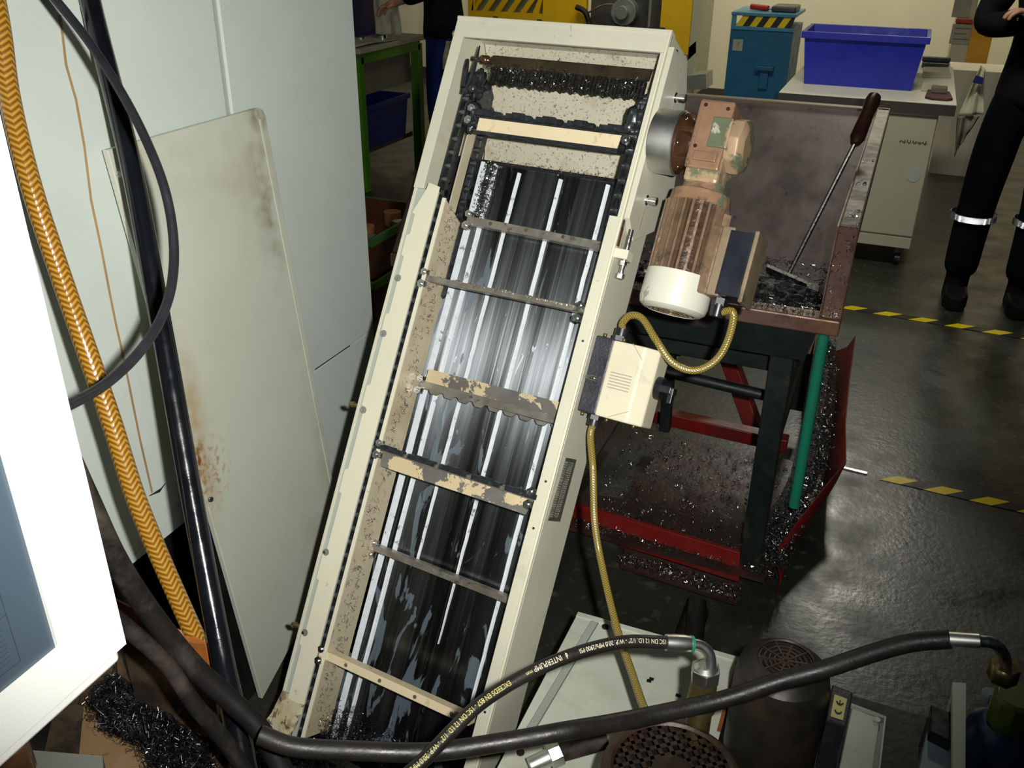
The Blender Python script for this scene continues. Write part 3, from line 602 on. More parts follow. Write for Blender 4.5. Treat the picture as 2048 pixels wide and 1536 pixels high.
# finned body
mb = MB(); mb.cyl((MX, 1.128, MZ), (MX, 1.005, MZ), .0425, seg=36); body = G(mb, 'motor_body', 'rustcast')  # dark casting colour puts deep shadow into the grooves between fins
for k in range(26):
    a = 2*pi*k/26
    if abs(((a+pi) % (2*pi))-pi) < .42: continue
    d = Vector((cos(a), 0, sin(a))); t = Vector((-sin(a), 0, cos(a)))
    mb = MB(); mb.obox(Vector((MX, 1.066, MZ))+d*.0485, d*.0068, (0, .060, 0), t*.0021); o = G(mb, 'fin', 'fin', 0, body)
# fan cowl
M['cowlin'] = mat('cowl_inside', (.10,.08,.055), .7)
mb = MB(); mb.lathe((MX, 1.012, MZ), (0, -1, 0), [(0, .0555), (.046, .0565), (.056, .054), (.062, .046), (.063, .040), (.058, .038)], 40, caps=False); cw = G(mb, 'fan_cowl', 'cowl')
mb = MB(); mb.lathe((MX, .958, MZ), (0, -1, 0), [(0, .040), (.001, .040)], 32); mb.build; G(mb, 'cowl_mouth', 'cowlin')
mb = MB()
for k in range(5): mb.lathe((MX, .951, MZ), (0, -1, 0), [(0, .006+k*.008), (.0015, .006+k*.008), (.0015, .0045+k*.008), (0, .0045+k*.008)], 28, caps=False)
for k in range(4):
    a = k*pi/4; d = Vector((cos(a), 0, sin(a))); mb.obox(Vector((MX, .9505, MZ)), d*.039, (0, .0008, 0), Vector((-sin(a), 0, cos(a)))*.001)
G(mb, 'fan_guard', 'fin')
for (x, z) in ((-.052, .012), (.05, .02)):
    mb = MB(); mb.hexb((MX+x, 1.006, MZ+z), (x, 0, z), .0035, .006); G(mb, 'cowl_screw', 'fin')
# terminal box on the right of the motor
mb = MB(); mb.box(.356, .376, .985, 1.095, -.062, .006); tb = G(mb, 'terminal_box', 'gboxd' if False else 'fin', .003)
M['tboxside'] = mat('terminal_box_tan', H('86755C'), .4, var=.15, vs=20, stains=[(OIL, 20, .6, .7, .6)])
mb = MB(); mb.box(.376, .396, .985, 1.095, -.064, .008); G(mb, 'terminal_frame', 'tboxside', .002)
mb = MB(); mb.box(.390, .427, .988, 1.090, -.060, .0102); G(mb, 'terminal_cover_face', 'navy', .001)
mb = MB(); mb.box(.427, .434, .982, 1.095, -.066, .009); G(mb, 'terminal_lid', 'tboxside', .002)
mb = MB(); mb.cyl((.394, .986, -.02), (.394, .974, -.02), .013, seg=6); mb.cyl((.394, .976, -.02), (.394, .956, -.02), .0125, .011, seg=20); G(mb, 'cable_gland', 'blackp')

# switch box on the conveyor side
SB = conv_thing('isolator_switch_box', (.212, .82, -.04), 'cream and black isolator switch box with rotary handle, on the conveyor side', 'switch box')
def B_(mb, name, m, bevel=0, parent=None):
    o = mb.build(name, m, None, bevel, local=True); o.parent = parent or SB
    off = Vector((.212, .82, -.04))
    for v in o.data.vertices: v.co -= off
    return o
mb = MB(); mb.box(.2096, .243, .757, .886, -.085, -.012); bb = B_(mb, 'box_base', 'blackdust', .003)
mb = MB()
sec = [(.243, -.008), (.300, -.004), (.322, -.022), (.322, -.075), (.305, -.088), (.243, -.088)]
n = len(sec); mb.add([(x, .757, z) for x, z in sec]+[(x, .884, z) for x, z in sec], [tuple(range(n)), tuple(range(2*n-1, n-1, -1))]+[(i, i+n, (i+1) % n+n, (i+1) % n) for i in range(n)])
bl = B_(mb, 'box_cover', 'gbox', .003)
M['groove'] = mat('moulded_groove_tan', H('A39C82'), .6, var=.1)
for k in range(6):
    mb = MB(); y = .806+k*.0050; mb.slab([(.252, y, -.0078), (.291, y, -.0050), (.291, y+.0016, -.0050), (.252, y+.0016, -.0078)], (0, 0, .0006)); B_(mb, 'moulded_groove', 'groove', 0, bl)
for a, b in (((.278, .884), (.300, .862)), ((.268, .759), (.300, .776))):
    mb = MB(); A = Vector((a[0], a[1], -.0052)); Bv = Vector((b[0], b[1], -.0036)); mb.slab([A, Bv, Bv+Vector((0, .0012, 0)), A+Vector((0, .0012, 0))], (0, 0, .0006)); B_(mb, 'moulded_line', 'groove', 0, bl)
mb = MB(); mb.cyl((.322, .826, -.045), (.334, .826, -.045), .019, seg=20); mb.obox((.342, .826, -.045), (.010, 0, 0), (0, .006, 0), (0, 0, .020)); mb.obox((.351, .818, -.040), (.004, 0, 0), (0, .013, 0), (0, 0, .008)); B_(mb, 'rotary_handle', 'blackp', .0015)
mb = MB(); mb.hexb((.243, .886, -.035), (0, 1, 0), .014, .008); mb.cyl((.243, .892, -.035), (.243, .907, -.035), .0115, seg=18); B_(mb, 'cable_gland', 'blackp')
mb = MB(); mb.hexb((.236, .757, -.035), (0, -1, 0), .013, .008); mb.cyl((.236, .750, -.035), (.236, .738, -.035), .0112, seg=18); B_(mb, 'cable_gland', 'blackp')
for x, y, z in ((.222, .889, -.02), (.256, .888, -.02), (.218, .754, -.02), (.262, .754, -.02), (.306, .755, -.03)):
    mb = MB(); mb.cyl((x, y-.003, z), (x, y+.003, z), .003, seg=10); B_(mb, 'screw', 'brass')

def W3(p): return mw @ Vector(p)
def hose(name, pts, r, m, label, cat, n=10, seg=16, rf=None, parent=None):
    P_ = smooth(pts, n); mb = MB(); mb.tube(P_, r, seg, rf)
    if parent: return mb.build(name, m, parent), P_
    o = mb.build(name, m, origin=tuple(P_[-1])); return tag(o, label, cat), P_
def dep(px): return px
hose('conduit', [W3((.394, .962, -.02)), (-0.1850,1.3569,1.0014), (-0.1856,1.3453,0.9590), (-0.1998,1.3329,0.9251), (-0.2293,1.3229,0.9069), (-0.2651,1.3241,0.9136), (-0.2982,1.3380,0.9414), (-0.3289,1.3619,0.9636), (-0.3497,1.3662,0.9646), (-0.3621,1.3653,0.9502), W3((.243, .905, -.035))], .0062, 'olive', 'short looping olive braided conduit between motor and switch box', 'cable')
hose('conduit', [W3((.236, .742, -.035)), W3((.236, .72, -.037)), (-0.3632,1.2440,0.7319), (-0.3434,1.2072,0.6507), (-0.3103,1.1628,0.5898), (-0.2625,1.0884,0.5514), (-0.2217,1.0257,0.5396), (-0.1815,0.9575,0.5401), (-0.1606,0.9322,0.5447), (-0.1514,0.9377,0.5038)], .0060, 'olive', 'long olive braided conduit hanging from the switch box to the tank', 'cable')

# ---------------------------------------------------------------- machine enclosure on the left (faces x = -1.15)
X0 = -1.15
EN = thing('machine_enclosure', (X0-.3, 1.2, 0), 'tall white painted machine enclosure with a vertical joint, on the left', 'machine')
def xbox(mb, y0, y1, z0, z1, x1=X0, t=.02): return mb.box(x1-t, x1, y0, y1, z0, z1)
mb = MB(); mb.slab([(X0, -.3, .55), (X0, .93, .485), (X0, 1.40, .60), (X0, 1.40, 2.3), (X0, -.3, 2.3)], (-.02, 0, 0)); mb.build('side_panel', 'white', EN, .001)
mb = MB(); xbox(mb, 1.418, 1.862, .602, 2.3); mb.build('side_panel', 'white', EN, .0015)
mb = MB(); xbox(mb, 1.418, 1.862, .09, .5995); mb.build('side_panel', 'white', EN, .0015)
mb = MB(); mb.slab([(X0, .93, .484), (X0, 1.40, .484), (X0, 1.40, .599)], (-.018, 0, 0)); mb.build('lower_skirt', 'white', EN)
mb = MB(); xbox(mb, 1.40, 1.418, .09, 2.3, X0-.006); mb.build('joint_strip', 'joint', EN)
mb = MB(); mb.box(X0-.8, X0-.02, 1.845, 1.862, .09, 2.3); mb.build('end_panel', 'white', EN)
mb = MB(); mb.box(X0-.8, X0-.10, -.3, 1.84, 0, .48); mb.build('machine_base', 'dark', EN)
# brown drip line and dent
pts = [(-1.1495,1.0633,1.4150), (-1.1495,1.0560,1.3469), (-1.1495,1.0614,1.2960), (-1.1495,1.0595,1.2293), (-1.1495,1.0516,1.1452), (-1.1495,1.0523,1.0630), (-1.1495,1.0510,0.9946), (-1.1495,1.0508,0.9320), (-1.1495,1.0527,0.8662), (-1.1495,1.0524,0.7986), (-1.1495,1.0522,0.7078), (-1.1495,1.0552,0.5936)]
mb = MB(); n = len(pts)
for i in range(n-1):
    a, b = Vector(pts[i]), Vector(pts[i+1]); w = Vector((0, .0022, 0)); mb.slab([a-w, a+w, b+w, b-w], (.0006, 0, 0))
mb.build('drip_line', 'thread', EN)
mb = MB(); mb.slab([(-1.1490,1.0452,0.5922), (-1.1490,1.0776,0.5900), (-1.1490,1.0893,0.5941), (-1.1490,1.0711,0.5851)], (.002, 0, 0)); mb.build('bent_tab', 'dark', EN)
mb = MB(); mb.slab([(-1.1498,1.5943,0.6054), (-1.1498,1.7476,0.6024), (-1.1498,1.7473,0.5998), (-1.1498,1.5939,0.6030)], (.0006, 0, 0)); mb.build('scuff_mark', 'dark', EN)

# loose white panel leaning on it
T = [Vector(p) for p in ((-1.1180,1.0733,1.2219), (-1.1180,1.4704,1.2223), (-1.0620,1.5244,0.1745), (-1.0500,1.1483,0.0250))]
nrm = (T[1]-T[0]).cross(T[3]-T[0]).normalized()
if nrm.x < 0: nrm = -nrm
e1 = (T[1]-T[0]).normalized(); dn = (T[2]-T[1]).normalized(); rr_ = .016
cor = [T[1]-e1*rr_, T[1]-e1*rr_*.3+dn*rr_*.3, T[1]+dn*rr_]
mb = MB(); mb.slab([T[0]]+cor+[T[2], T[3]], -nrm*.012)
LP = mb.build('loose_panel', 'panelw', bevel=.0015, origin=(T[3].x, T[3].y, T[3].z)); tag(LP, 'stained white sheet panel leaning upright against the machine enclosure', 'panel')
E_ = (T[1]-T[0]).normalized()
for q_, rad_, col_, k_, sc_, lo_, hi_ in (((-1.0800,1.1283,0.7042), (.3, .045, .26), (.42,.28,.10), .9, 14, .30, .6), ((-1.0700,1.1168,0.6433), (.3, .03, .05), (.25,.07,.01), 1.6, 60, .42, .6), ((-1.0700,1.1369,0.6040), (.3, .07, .10), (.35,.17,.05), 1.2, 90, .50, .66),
    ((-1.1000,1.4334,1.0532), (.3, .05, .22), (.22,.19,.10), .9, 25, .40, .7), ((-1.1180,1.4504,1.2145), (.3, .04, .04), (.14,.12,.07), 1.0, 40, .35, .6), ((-1.0900,1.1049,0.7859), (.3, .02, .25), (.5,.36,.12), 1.0, 20, .3, .6), ((-1.0700,1.5051,0.4139), (.3, .05, .2), (.35,.30,.18), .7, 16, .3, .7)):
    spot('panelw', tuple(Vector(q_)-T[3]), rad_, col_, k_, sc_, lo_, hi_)
for p in ((233,350), (418,997)):
    q = Vector({(233,350): (-1.1120,1.0793,1.1839), (418,997): (-1.0620,1.1056,0.5714)}[p]); mb = MB(); mb.cyl(q+nrm*.001, q+nrm*.004, .005, seg=12); mb.build('edge_screw', 'zinc', LP)
mb = MB(); a, b = T[1]-E_*.022+dn*.02, T[2]-E_*.012-dn*.05; mb.slab([a, a+E_*.004, b+E_*.004, b], nrm*.0012); mb.build('edge_fold', 'panelw', LP)

# blue box in the gap under the machine
zb = (-1.1000,1.1470,0.4311)[2]; mb = MB(); mb.box(-1.125, -1.09, 1.14, 1.22, zb, zb+.12); o = mb.build('blue_bin', 'blueitem', origin=(-1.1, 1.19, 0), bevel=.004); tag(o, 'blue plastic bin half hidden behind the leaning panel under the machine', 'bin')
MB().box(-1.122, -1.093, 1.15, 1.215, .001, zb).build('stand', 'dark', o)

# ---------------------------------------------------------------- control pendant, close on the left
PN = thing('control_pendant', (-.52, .2, 1.02), 'glaring white control pendant housing with a blue-grey screen, bottom left', 'control panel')
XP = -.50
mb = MB()
scr = (-.3, .346, 1.066, 1.32)   # y0,y1,z0,z1 of the screen opening
fy = [(-.30, .403, 1.022, scr[2]), (-.30, .403, scr[3], 1.46), (scr[1], .403, scr[2], scr[3])]
for y0, y1, z0, z1 in fy: mb.box(XP-.004, XP, y0, y1, z0, z1)
mb.build('front_frame', 'pend', PN)
mb = MB(); mb.box(XP-.05, XP-.006, -.3, .399, 1.006, 1.46); mb.build('housing', 'pend', PN, .003)
mb = MB(); mb.box(XP-.006, XP-.0035, -.3, scr[1], scr[2], scr[3]); sc = mb.build('screen', 'screen', PN)
mb = MB(); xl = XP-.0034
def ln(y0, z0, y1, z1, t=.0006):
    a = Vector((xl, y0, z0)); b = Vector((xl, y1, z1)); d = (b-a).normalized(); w = Vector((0, -d.z, d.y))*t/2
    mb.slab([a-w, a+w, b+w, b-w], (.0003, 0, 0))
def rect(y0, y1, z0, z1): ln(y0, z0, y1, z0); ln(y1, z0, y1, z1); ln(y1, z1, y0, z1); ln(y0, z1, y0, z0)
rect(.16, .318, 1.078, 1.158); ln(.16, 1.138, .318, 1.138); ln(.16, 1.120, .318, 1.120); ln(.272, 1.078, .272, 1.138, .0004)
for k in range(9): ln(.275, 1.084+k*.0038, .312, 1.084+k*.0038, .00025); ln(.19, 1.084+k*.0038, .26, 1.084+k*.0038, .00025)
for z in (1.148, 1.130):
    y = .205
    while y < .30: w_ = random.uniform(.003, .008); ln(y, z, y+w_, z+random.uniform(-.001, .001), .0012); y += w_+.003
rect(.16, .314, 1.172, 1.236); rect(.286, .322, 1.196, 1.214); ln(.30, 1.205, .309, 1.205, .0012); rect(.16, .330, 1.25, 1.30)
for k in range(3): ln(.29, 1.182+k*.004, .305, 1.182+k*.004, .0004)
mb.build('screen_drawing', 'line', sc)
mb = MB(); mb.box(XP-.047, XP-.006, .2, .3985, 1.0155, 1.017); mb.build('seam', 'joint', PN)
mb = MB(); mb.cyl((XP-.02, .302, 1.006), (XP-.02, .302, .975), .013, seg=20); mb.build('bottom_knob', 'rustcast', PN, .002)
mb = MB(); mb.cyl((XP-.03, .25, 1.46), (XP-.03, .25, 2.2), .03); mb.build('hanging_arm', 'pend', PN)

# ---------------------------------------------------------------- hoses and cables in front of the enclosure
hose('vertical_pipe', [(-1.1331,1.1075,1.4730), (-1.1051,1.0833,1.4086), (-1.0029,1.0003,1.2266), (-0.8996,0.9001,1.0126), (-0.8085,0.8088,0.8239), (-0.7241,0.7267,0.6787), (-0.6585,0.6658,0.6079), (-0.6016,0.6113,0.5550)], .0148, 'pipe', 'thick glossy black pipe hanging straight down before the machine enclosure', 'pipe', seg=24)
hose('braided_hose', [(-1.0804,0.9039,1.4829), (-1.0633,0.8857,1.4153), (-1.0446,0.8613,1.3354), (-1.0090,0.8337,1.2372), (-0.9724,0.8158,1.1339), (-0.9312,0.7948,1.0433), (-0.8964,0.7797,0.9462), (-0.8644,0.7635,0.8493), (-0.8308,0.7531,0.7618), (-0.7880,0.7418,0.6657), (-0.7720,0.7391,0.6270)], .0132, 'amber', 'thick amber braided hose hanging before the machine enclosure', 'hose', seg=24)
hose('cable', [(-0.9904,0.8909,1.4804), (-0.9616,0.8880,1.4539), (-0.9179,0.8825,1.4116), (-0.8629,0.8645,1.3602), (-0.8159,0.8438,1.3098), (-0.7772,0.8201,1.2603), (-0.7502,0.7921,1.2116), (-0.7288,0.7550,1.1724), (-0.7129,0.7106,1.1464), (-0.7007,0.6583,1.1306), (-0.6901,0.5989,1.1250), (-0.6701,0.5293,1.1380), (-0.6531,0.4841,1.1534)], .0056, 'black', 'thin black cable curving in a loop over the enclosure to the pendant', 'cable', seg=16)
hose('rubber_hose', [(-0.7431,0.5781,1.0609), (-0.7276,0.5809,0.9886), (-0.7158,0.5889,0.9065), (-0.6964,0.6018,0.8276), (-0.6640,0.6178,0.7447), (-0.6259,0.6288,0.6924), (-0.5853,0.6276,0.6601), (-0.5334,0.6040,0.6229)], .0130, 'dgrey', 'thick dull grey rubber hose slanting down from behind the pendant', 'hose', seg=20)
hose('rubber_hose', [(-0.7138,0.5609,0.8544), (-0.7022,0.5788,0.8123), (-0.6791,0.5953,0.7591), (-0.6524,0.5989,0.7020), (-0.6242,0.6101,0.6353), (-0.5958,0.6081,0.5887)], .0100, 'dgrey', 'shorter grey rubber hose lying under the thick slanting hose', 'hose', seg=20)

# ---------------------------------------------------------------- swarf trough at lower left
TR = thing('swarf_trough', (-.8, .7, 0), 'oily brown swarf trough with a notched rusty edge, under the pendant', 'trough')
q = [(-1.1212,0.7966,0.4550), (-0.9924,0.8779,0.4550), (-0.8552,0.8246,0.4550), (-0.7599,0.7763,0.4550), (-0.6360,0.6577,0.4550), (-0.9243,0.5351,0.4550)]
mb = MB(); mb.slab(q, (0, 0, -.012)); mb.build('trough_floor', 'troughm', TR)
a = Vector((-0.9089,0.7254,0.6818)); b = Vector((-0.7969,0.7281,0.6585)); d = Vector((-0.7536,0.7290,0.6499)); dv = Vector((.003, .003, 0)); dz = Vector((0, 0, -.050)); d2 = Vector((0, 0, -.15))
mb = MB(); mb.slab([a+dz, b+dz, d+dz, d+dz+d2, b+dz+d2, a+dz+d2], dv); mb.build('lower_sheet', 'troughm', TR)
mb = MB(); mb.slab([a, b, b+dz, a+dz], dv); mb.slab([b, Vector((-0.7866,0.7235,0.6470)), d+Vector((0, 0, -.014)), d+dz, b+dz], dv); mb.slab([Vector((-0.7867,0.7290,0.6569)), d, d+Vector((0, 0, -.014)), Vector((-0.7866,0.7235,0.6470))], dv); mb.build('back_sheet', 'orust', TR)
mb = MB(); mb.slab([(-1.0077,0.7928,0.5000), (-0.9342,0.7880,0.5000), (-0.7958,0.7360,0.4900), (-0.7279,0.7097,0.4750), (-0.7478,0.7060,0.4700), (-0.8580,0.7302,0.4800), (-0.9705,0.7544,0.4900)], (0, 0, -.02)); mb.build('side_chute', 'troughm', TR)
mb = MB(); c_ = (Vector(q[0])+Vector(q[3]))/2; mb.box(c_.x-.10, c_.x+.08, c_.y-.18, c_.y+.02, .001, .442); mb.build('stand', 'dark', TR)
mb = MB(); mb.slab([(-1.0024,0.7119,0.4590), (-0.9412,0.7054,0.4590), (-0.8553,0.6904,0.4590), (-0.7635,0.6173,0.4590), (-0.8771,0.5690,0.4590)], (0, 0, .003)); stuff(mb.build('coolant_pool', 'liquid', TR))
# swarf mound
def mound(name, poly, zbase, h, parent, res=.008, m='mound', jit=.006, seed=3):
    rs = random.Random(seed); xs = [p[0] for p in poly]; ys = [p[1] for p in poly]
    def inside(x, y):
        c = False
        for i in range(len(poly)):
            x1, y1 = poly[i][:2]; x2, y2 = poly[i-1][:2]
            if (y1 > y) != (y2 > y) and x < (x2-x1)*(y-y1)/(y2-y1)+x1: c = not c
        return c
    def dist(x, y):
        d = 9
        for i in range(len(poly)):
            a = Vector(poly[i][:2]); b = Vector(poly[i-1][:2]); p = Vector((x, y)); t = max(0, min(1, (p-a).dot(b-a)/max(1e-9, (b-a).length_squared))); d = min(d, (a+(b-a)*t-p).length)
        return d
    nx = int((max(xs)-min(xs))/res)+1; ny = int((max(ys)-min(ys))/res)+1; idx = {}; mb = MB(); top = []
    for i in range(nx+1):
        for j in range(ny+1):
            x = min(xs)+i*res; y = min(ys)+j*res
            if inside(x, y):
                d = dist(x, y); z = zbase+h*min(1, d/.09)**.7+rs.uniform(-1, 1)*jit*min(1, d/.02)
                idx[(i, j)] = len(mb.v); mb.v.append(Vector((x+rs.uniform(-.3, .3)*res, y+rs.uniform(-.3, .3)*res, z))); top.append(mb.v[-1])
    for (i, j) in idx:
        q = [idx.get(k) for k in ((i, j), (i+1, j), (i+1, j+1), (i, j+1))]
        if None not in q: mb.f.append(tuple(q)); mb.sm.append(False); mb.mi.append(0)
    return stuff(mb.build(name, m, parent)), top
mo, top = mound('swarf_mass', [(-0.9888,0.7016,0.4900), (-0.9966,0.7786,0.4900), (-0.8809,0.7477,0.4900), (-0.7834,0.7209,0.4900), (-0.7054,0.6679,0.4900), (-0.6606,0.6012,0.4900), (-0.7639,0.6250,0.4900), (-0.8639,0.6666,0.4900), (-0.9243,0.6709,0.4900)], .462, .028, TR)
swarf('swarf', 120, lambda: random.choice(top)+Vector((random.uniform(-.008, .008), random.uniform(-.008, .008), random.uniform(0, .010))), (.003, .009), .0006, TR)
swarf('swarf_hair', 4200, lambda: random.choice(top)+Vector((random.uniform(-.008, .008), random.uniform(-.008, .008), random.uniform(0, .010))), (.003, .010), .00028, TR, 'hairs')
FT = thing('inlet_pan', (-.72, .85, 0), 'dark low pan full of fine swarf at the conveyor foot, behind the hoses', 'pan')
mb = MB(); mb.box(-.95, -.46, .60, .92, .15, .17); mb.build('pan_floor', 'dark', FT); mb = MB(); mb.box(-.93, -.48, .62, .90, .0, .15); mb.build('pan_base', 'dark', FT)
mo, top2 = mound('swarf_mass', [(-0.9587,0.9646,0.1700), (-0.8589,0.9684,0.1700), (-0.7773,0.9780,0.1700), (-0.6913,0.9428,0.1700), (-0.7111,0.8460,0.1700), (-0.8537,0.8285,0.1700)], .175, .02, FT, seed=5)
swarf('swarf', 60, lambda: random.choice(top2)+Vector((random.uniform(-.008, .008), random.uniform(-.008, .008), random.uniform(0, .008))), (.003, .008), .0005, FT)
swarf('swarf_hair', 1500, lambda: random.choice(top2)+Vector((random.uniform(-.008, .008), random.uniform(-.008, .008), random.uniform(0, .008))), (.003, .009), .00028, TR, 'hairs')
for p, q in ((((-0.9450,0.6809,0.5000)), ((-0.9104,0.6709,0.5000))), (((-0.8500,0.6835,0.5020)), ((-0.8351,0.6710,0.5020)))):
    mb = MB(); mb.tube([Vector(p), Vector(q)], .0014, 6); mb.build('bright_needle', 'silver', TR)
# grey bracket under the pendant
mb = MB(); mb.slab([(-0.8084,0.4178,0.7000), (-0.7812,0.4735,0.7000), (-0.6996,0.4992,0.7000), (-0.6539,0.4558,0.7000), (-0.7653,0.3820,0.7000)], (0, 0, -.02)); o = mb.build('bracket_plate', 'glassy', origin=(-0.7483,0.4434,0.7000)); tag(o, 'grey-blue steel bracket plate at the lower left corner under the pendant', 'bracket')
mb = MB(); pp = Vector((-0.7178,0.4355,0.7000)); mb.box(pp.x-.03, pp.x+.03, pp.y-.03, pp.y+.03, 0, .68); mb.build('bracket_post', 'dark', o)

# ---------------------------------------------------------------- coolant tank with white lid
CT = thing('coolant_tank', (-.2, .9, 0), 'coolant tank with a white painted lid, at the foot of the conveyor', 'tank')
mb = MB(); mb.box(-.40, -.088, .5, 1.325, .346, .35); o = mb.build('lid', 'tank', CT, .001)
mb = MB(); mb.box(-.40, -.088, 1.312, 1.325, .350, .3525); mb.build('lid_edge', 'tank', CT, .0008)
mb = MB(); mb.box(-.094, -.088, 1.14, 1.325, .3505, .352); mb.build('rusty_lid_edge', 'orust', CT)
mb = MB(); mb.box(-.395, .40, .45, 1.318, .0, .345); mb.build('tank_body', 'dark', CT, .003)
ha, hb = Vector((-0.3612,1.3116,0.3505)), Vector((-0.3795,1.0117,0.3505)); hd = (hb-ha).normalized(); hw = Vector((-hd.y, hd.x, 0))*.0075
mb = MB(); mb.slab([ha-hw, ha+hw, hb+hw, hb-hw], (0, 0, .0015)); hs = mb.build('hinge_strip', 'cardgrey', CT)
n = 74; Lh = (hb-ha).length; HM = None
for k in range(n):
    c = ha+hd*Lh*(k+.5)/n+Vector((0, 0, .0016))
    if HM is None: q = MB(); q.obox((0, 0, .0006), hd*.0012, hw*.85, (0, 0, .0009)); HM = q.mesh('hinge_knuckle', 'joint')
    o = bpy.data.objects.new('hinge_knuckle', HM); C.objects.link(o); o.parent = hs; o.location = c; o.matrix_parent_inverse = world_of(hs).inverted()
for p in ((-0.3590,1.3050,0.3505), (-0.3764,0.9712,0.3505)):
    p = Vector(p)+Vector((.02 if p[1] > 1.2 else .0, 0, 0)); mb = MB(); mb.cyl(p, p+Vector((0, 0, .003)), .0065, seg=14); mb.build('lid_screw', 'fanrust', CT)
for p in ((-0.1716,1.1914,0.3505), (-0.2266,1.2046,0.3505), (-0.2238,1.2109,0.3505)):
    p = Vector(p); mb = MB(); mb.box(p.x-.004, p.x+.004, p.y-.003, p.y+.003, p.z-.001, p.z+.001); mb.build('paint_chip', 'dark', CT)

# upright pump motors on the tank: fan covers upward
def vmotor(c, top, r, name, label, cell, m_c):
    V = thing(name, (c[0], c[1], .35), label, 'motor'); cx, cy = c[:2]
    z = Vector((cx, cy, 0))
    if cell == 'grid':
        mb = MB(); mb.lathe((cx, cy, .40), (0, 0, 1), [(0, r*.90), (top-.40-.055, r*.90)], 40); mb.build('motor_body', 'motord', V)
        mb = MB(); mb.lathe((cx, cy, top-.085), (0, 0, 1), [(0, r), (.060, r), (.078, r*.97), (.085, r*.90), (.087, r*.84), (.084, r*.80)], 56, caps=False); mb.build('fan_cover', 'fanrust', V)
        mb = MB(); mb.lathe((cx, cy, top-.03), (0, 0, 1), [(0, r*.8), (.002, r*.8)], 40); mb.build('fan_cover_inside', 'dark', V)
        ang = radians(38); u = Vector((cos(ang), sin(ang), 0)); w = Vector((-sin(ang), cos(ang), 0)); st = .0145; R_ = r*.83; zc = top-.005
        for d1, d2 in ((u, w), (w, u)):
            k = -8
            for k in range(-7, 8):
                off = (k+.5)*st if False else k*st
                if abs(off) < R_*.98:
                    hl = math.sqrt(R_*R_-off*off); mb = MB(); mb.obox(Vector((cx, cy, zc))+d1*off, d1*.0026, d2*hl, (0, 0, .0012)); mb.build('grid_bar', 'fanrust', V)
        mb = MB(); mb.lathe((cx, cy, zc), (0, 0, 1), [(-.001, r*.30), (.004, r*.29), (.006, r*.22), (.004, r*.1)], 28); mb.build('grid_hub', 'fanrust', V)
    else:
        mb = MB(); mb.lathe((cx, cy, .34), (0, 0, 1), [(0, r*1.0), (top-.34-.045, r*1.0), (top-.34-.02, r*.93), (top-.34-.006, r*.72), (top-.34, r*.60), (top-.34-.002, r*.57)], 56, caps=False); mb.build('fan_cover', 'motord', V)
        mb = MB(); mb.lathe((cx, cy, top-.010), (0, 0, 1), [(0, r*.58), (.002, r*.58)], 40); mb.build('fan_cover_inside', 'dark', V)
        for k in range(5):
            ro = r*(.56-.105*k); mb = MB(); mb.lathe((cx, cy, top-.0065), (0, 0, 1), [(0, ro), (.003, ro), (.003, ro-.0022), (0, ro-.0022)], 40, caps=False); mb.build('grille_ring', 'fanrust', V)
        for k in range(10):
            a = 2*pi*k/10+.2; d = Vector((cos(a), sin(a), 0)); mb = MB(); mb.obox(Vector((cx, cy, top-.004))+d*r*.3, d*r*.28, Vector((-sin(a), cos(a), 0))*.0012, (0, 0, .0012)); mb.build('grille_spoke', 'fanrust', V)
    return V
c1 = (-0.1127,0.8174,0.6000)
V1 = vmotor(c1, .60, .092, 'pump_motor', 'round rusty brown pump motor with a square grid fan cover, bottom centre', 'grid', 'fanrust')
MB().lathe((c1[0], c1[1], .35), (0, 0, 1), [(0, .075), (.05, .075)], 32).build('mounting_flange', 'dark', V1)
c2 = (-0.0092,1.1299,0.5500)
V2 = vmotor(c2, .55, .072, 'pump_motor', 'dark pump motor with a round slotted fan grille, right of the white tank lid', 'ring', 'motord')
# its terminal box with the CE sticker
a, b, c, d = [Vector(p) for p in ((0.0639,1.1599,0.5000), (0.0943,1.1551,0.5000), (0.0900,1.0817,0.5000), (0.0619,1.0819,0.5000))]
mb = MB(); mb.slab([a, b, c, d], (0, 0, -.10)); mb.build('terminal_box', 'blackdust', V2, .002)
def lerp2(u, v, z=0): return (a*(1-u)+b*u)*(1-v)+(d*(1-u)+c*u)*v+Vector((0, 0, z))
mb = MB(); mb.slab([lerp2(.18, .27, .0003), lerp2(.80, .27, .0003), lerp2(.80, .88, .0003), lerp2(.18, .88, .0003)], (0, 0, .0008)); st = mb.build('ce_sticker', 'sticker', V2)
mb = MB()
def arc(uc, vc, rad, a0, a1, w=.055):
    P0 = None
    for k in range(9):
        t = a0+(a1-a0)*k/8; o_ = lerp2(uc+rad*1.35*cos(t), vc+rad*sin(t), .0013); i_ = lerp2(uc+(rad-w)*1.35*cos(t), vc+(rad-w)*sin(t), .0013)
        if P0: mb.slab([P0[0], o_, i_, P0[1]], (0, 0, .0004))
        P0 = (o_, i_)
arc(.5, .62, .165, .15*pi, .85*pi); arc(.5, .37, .165, .15*pi, .85*pi); mb.slab([lerp2(.47, .38, .0013), lerp2(.53, .38, .0013), lerp2(.53, .50, .0013), lerp2(.47, .50, .0013)], (0, 0, .0004))
mb.build('ce_mark', 'blackp', st)
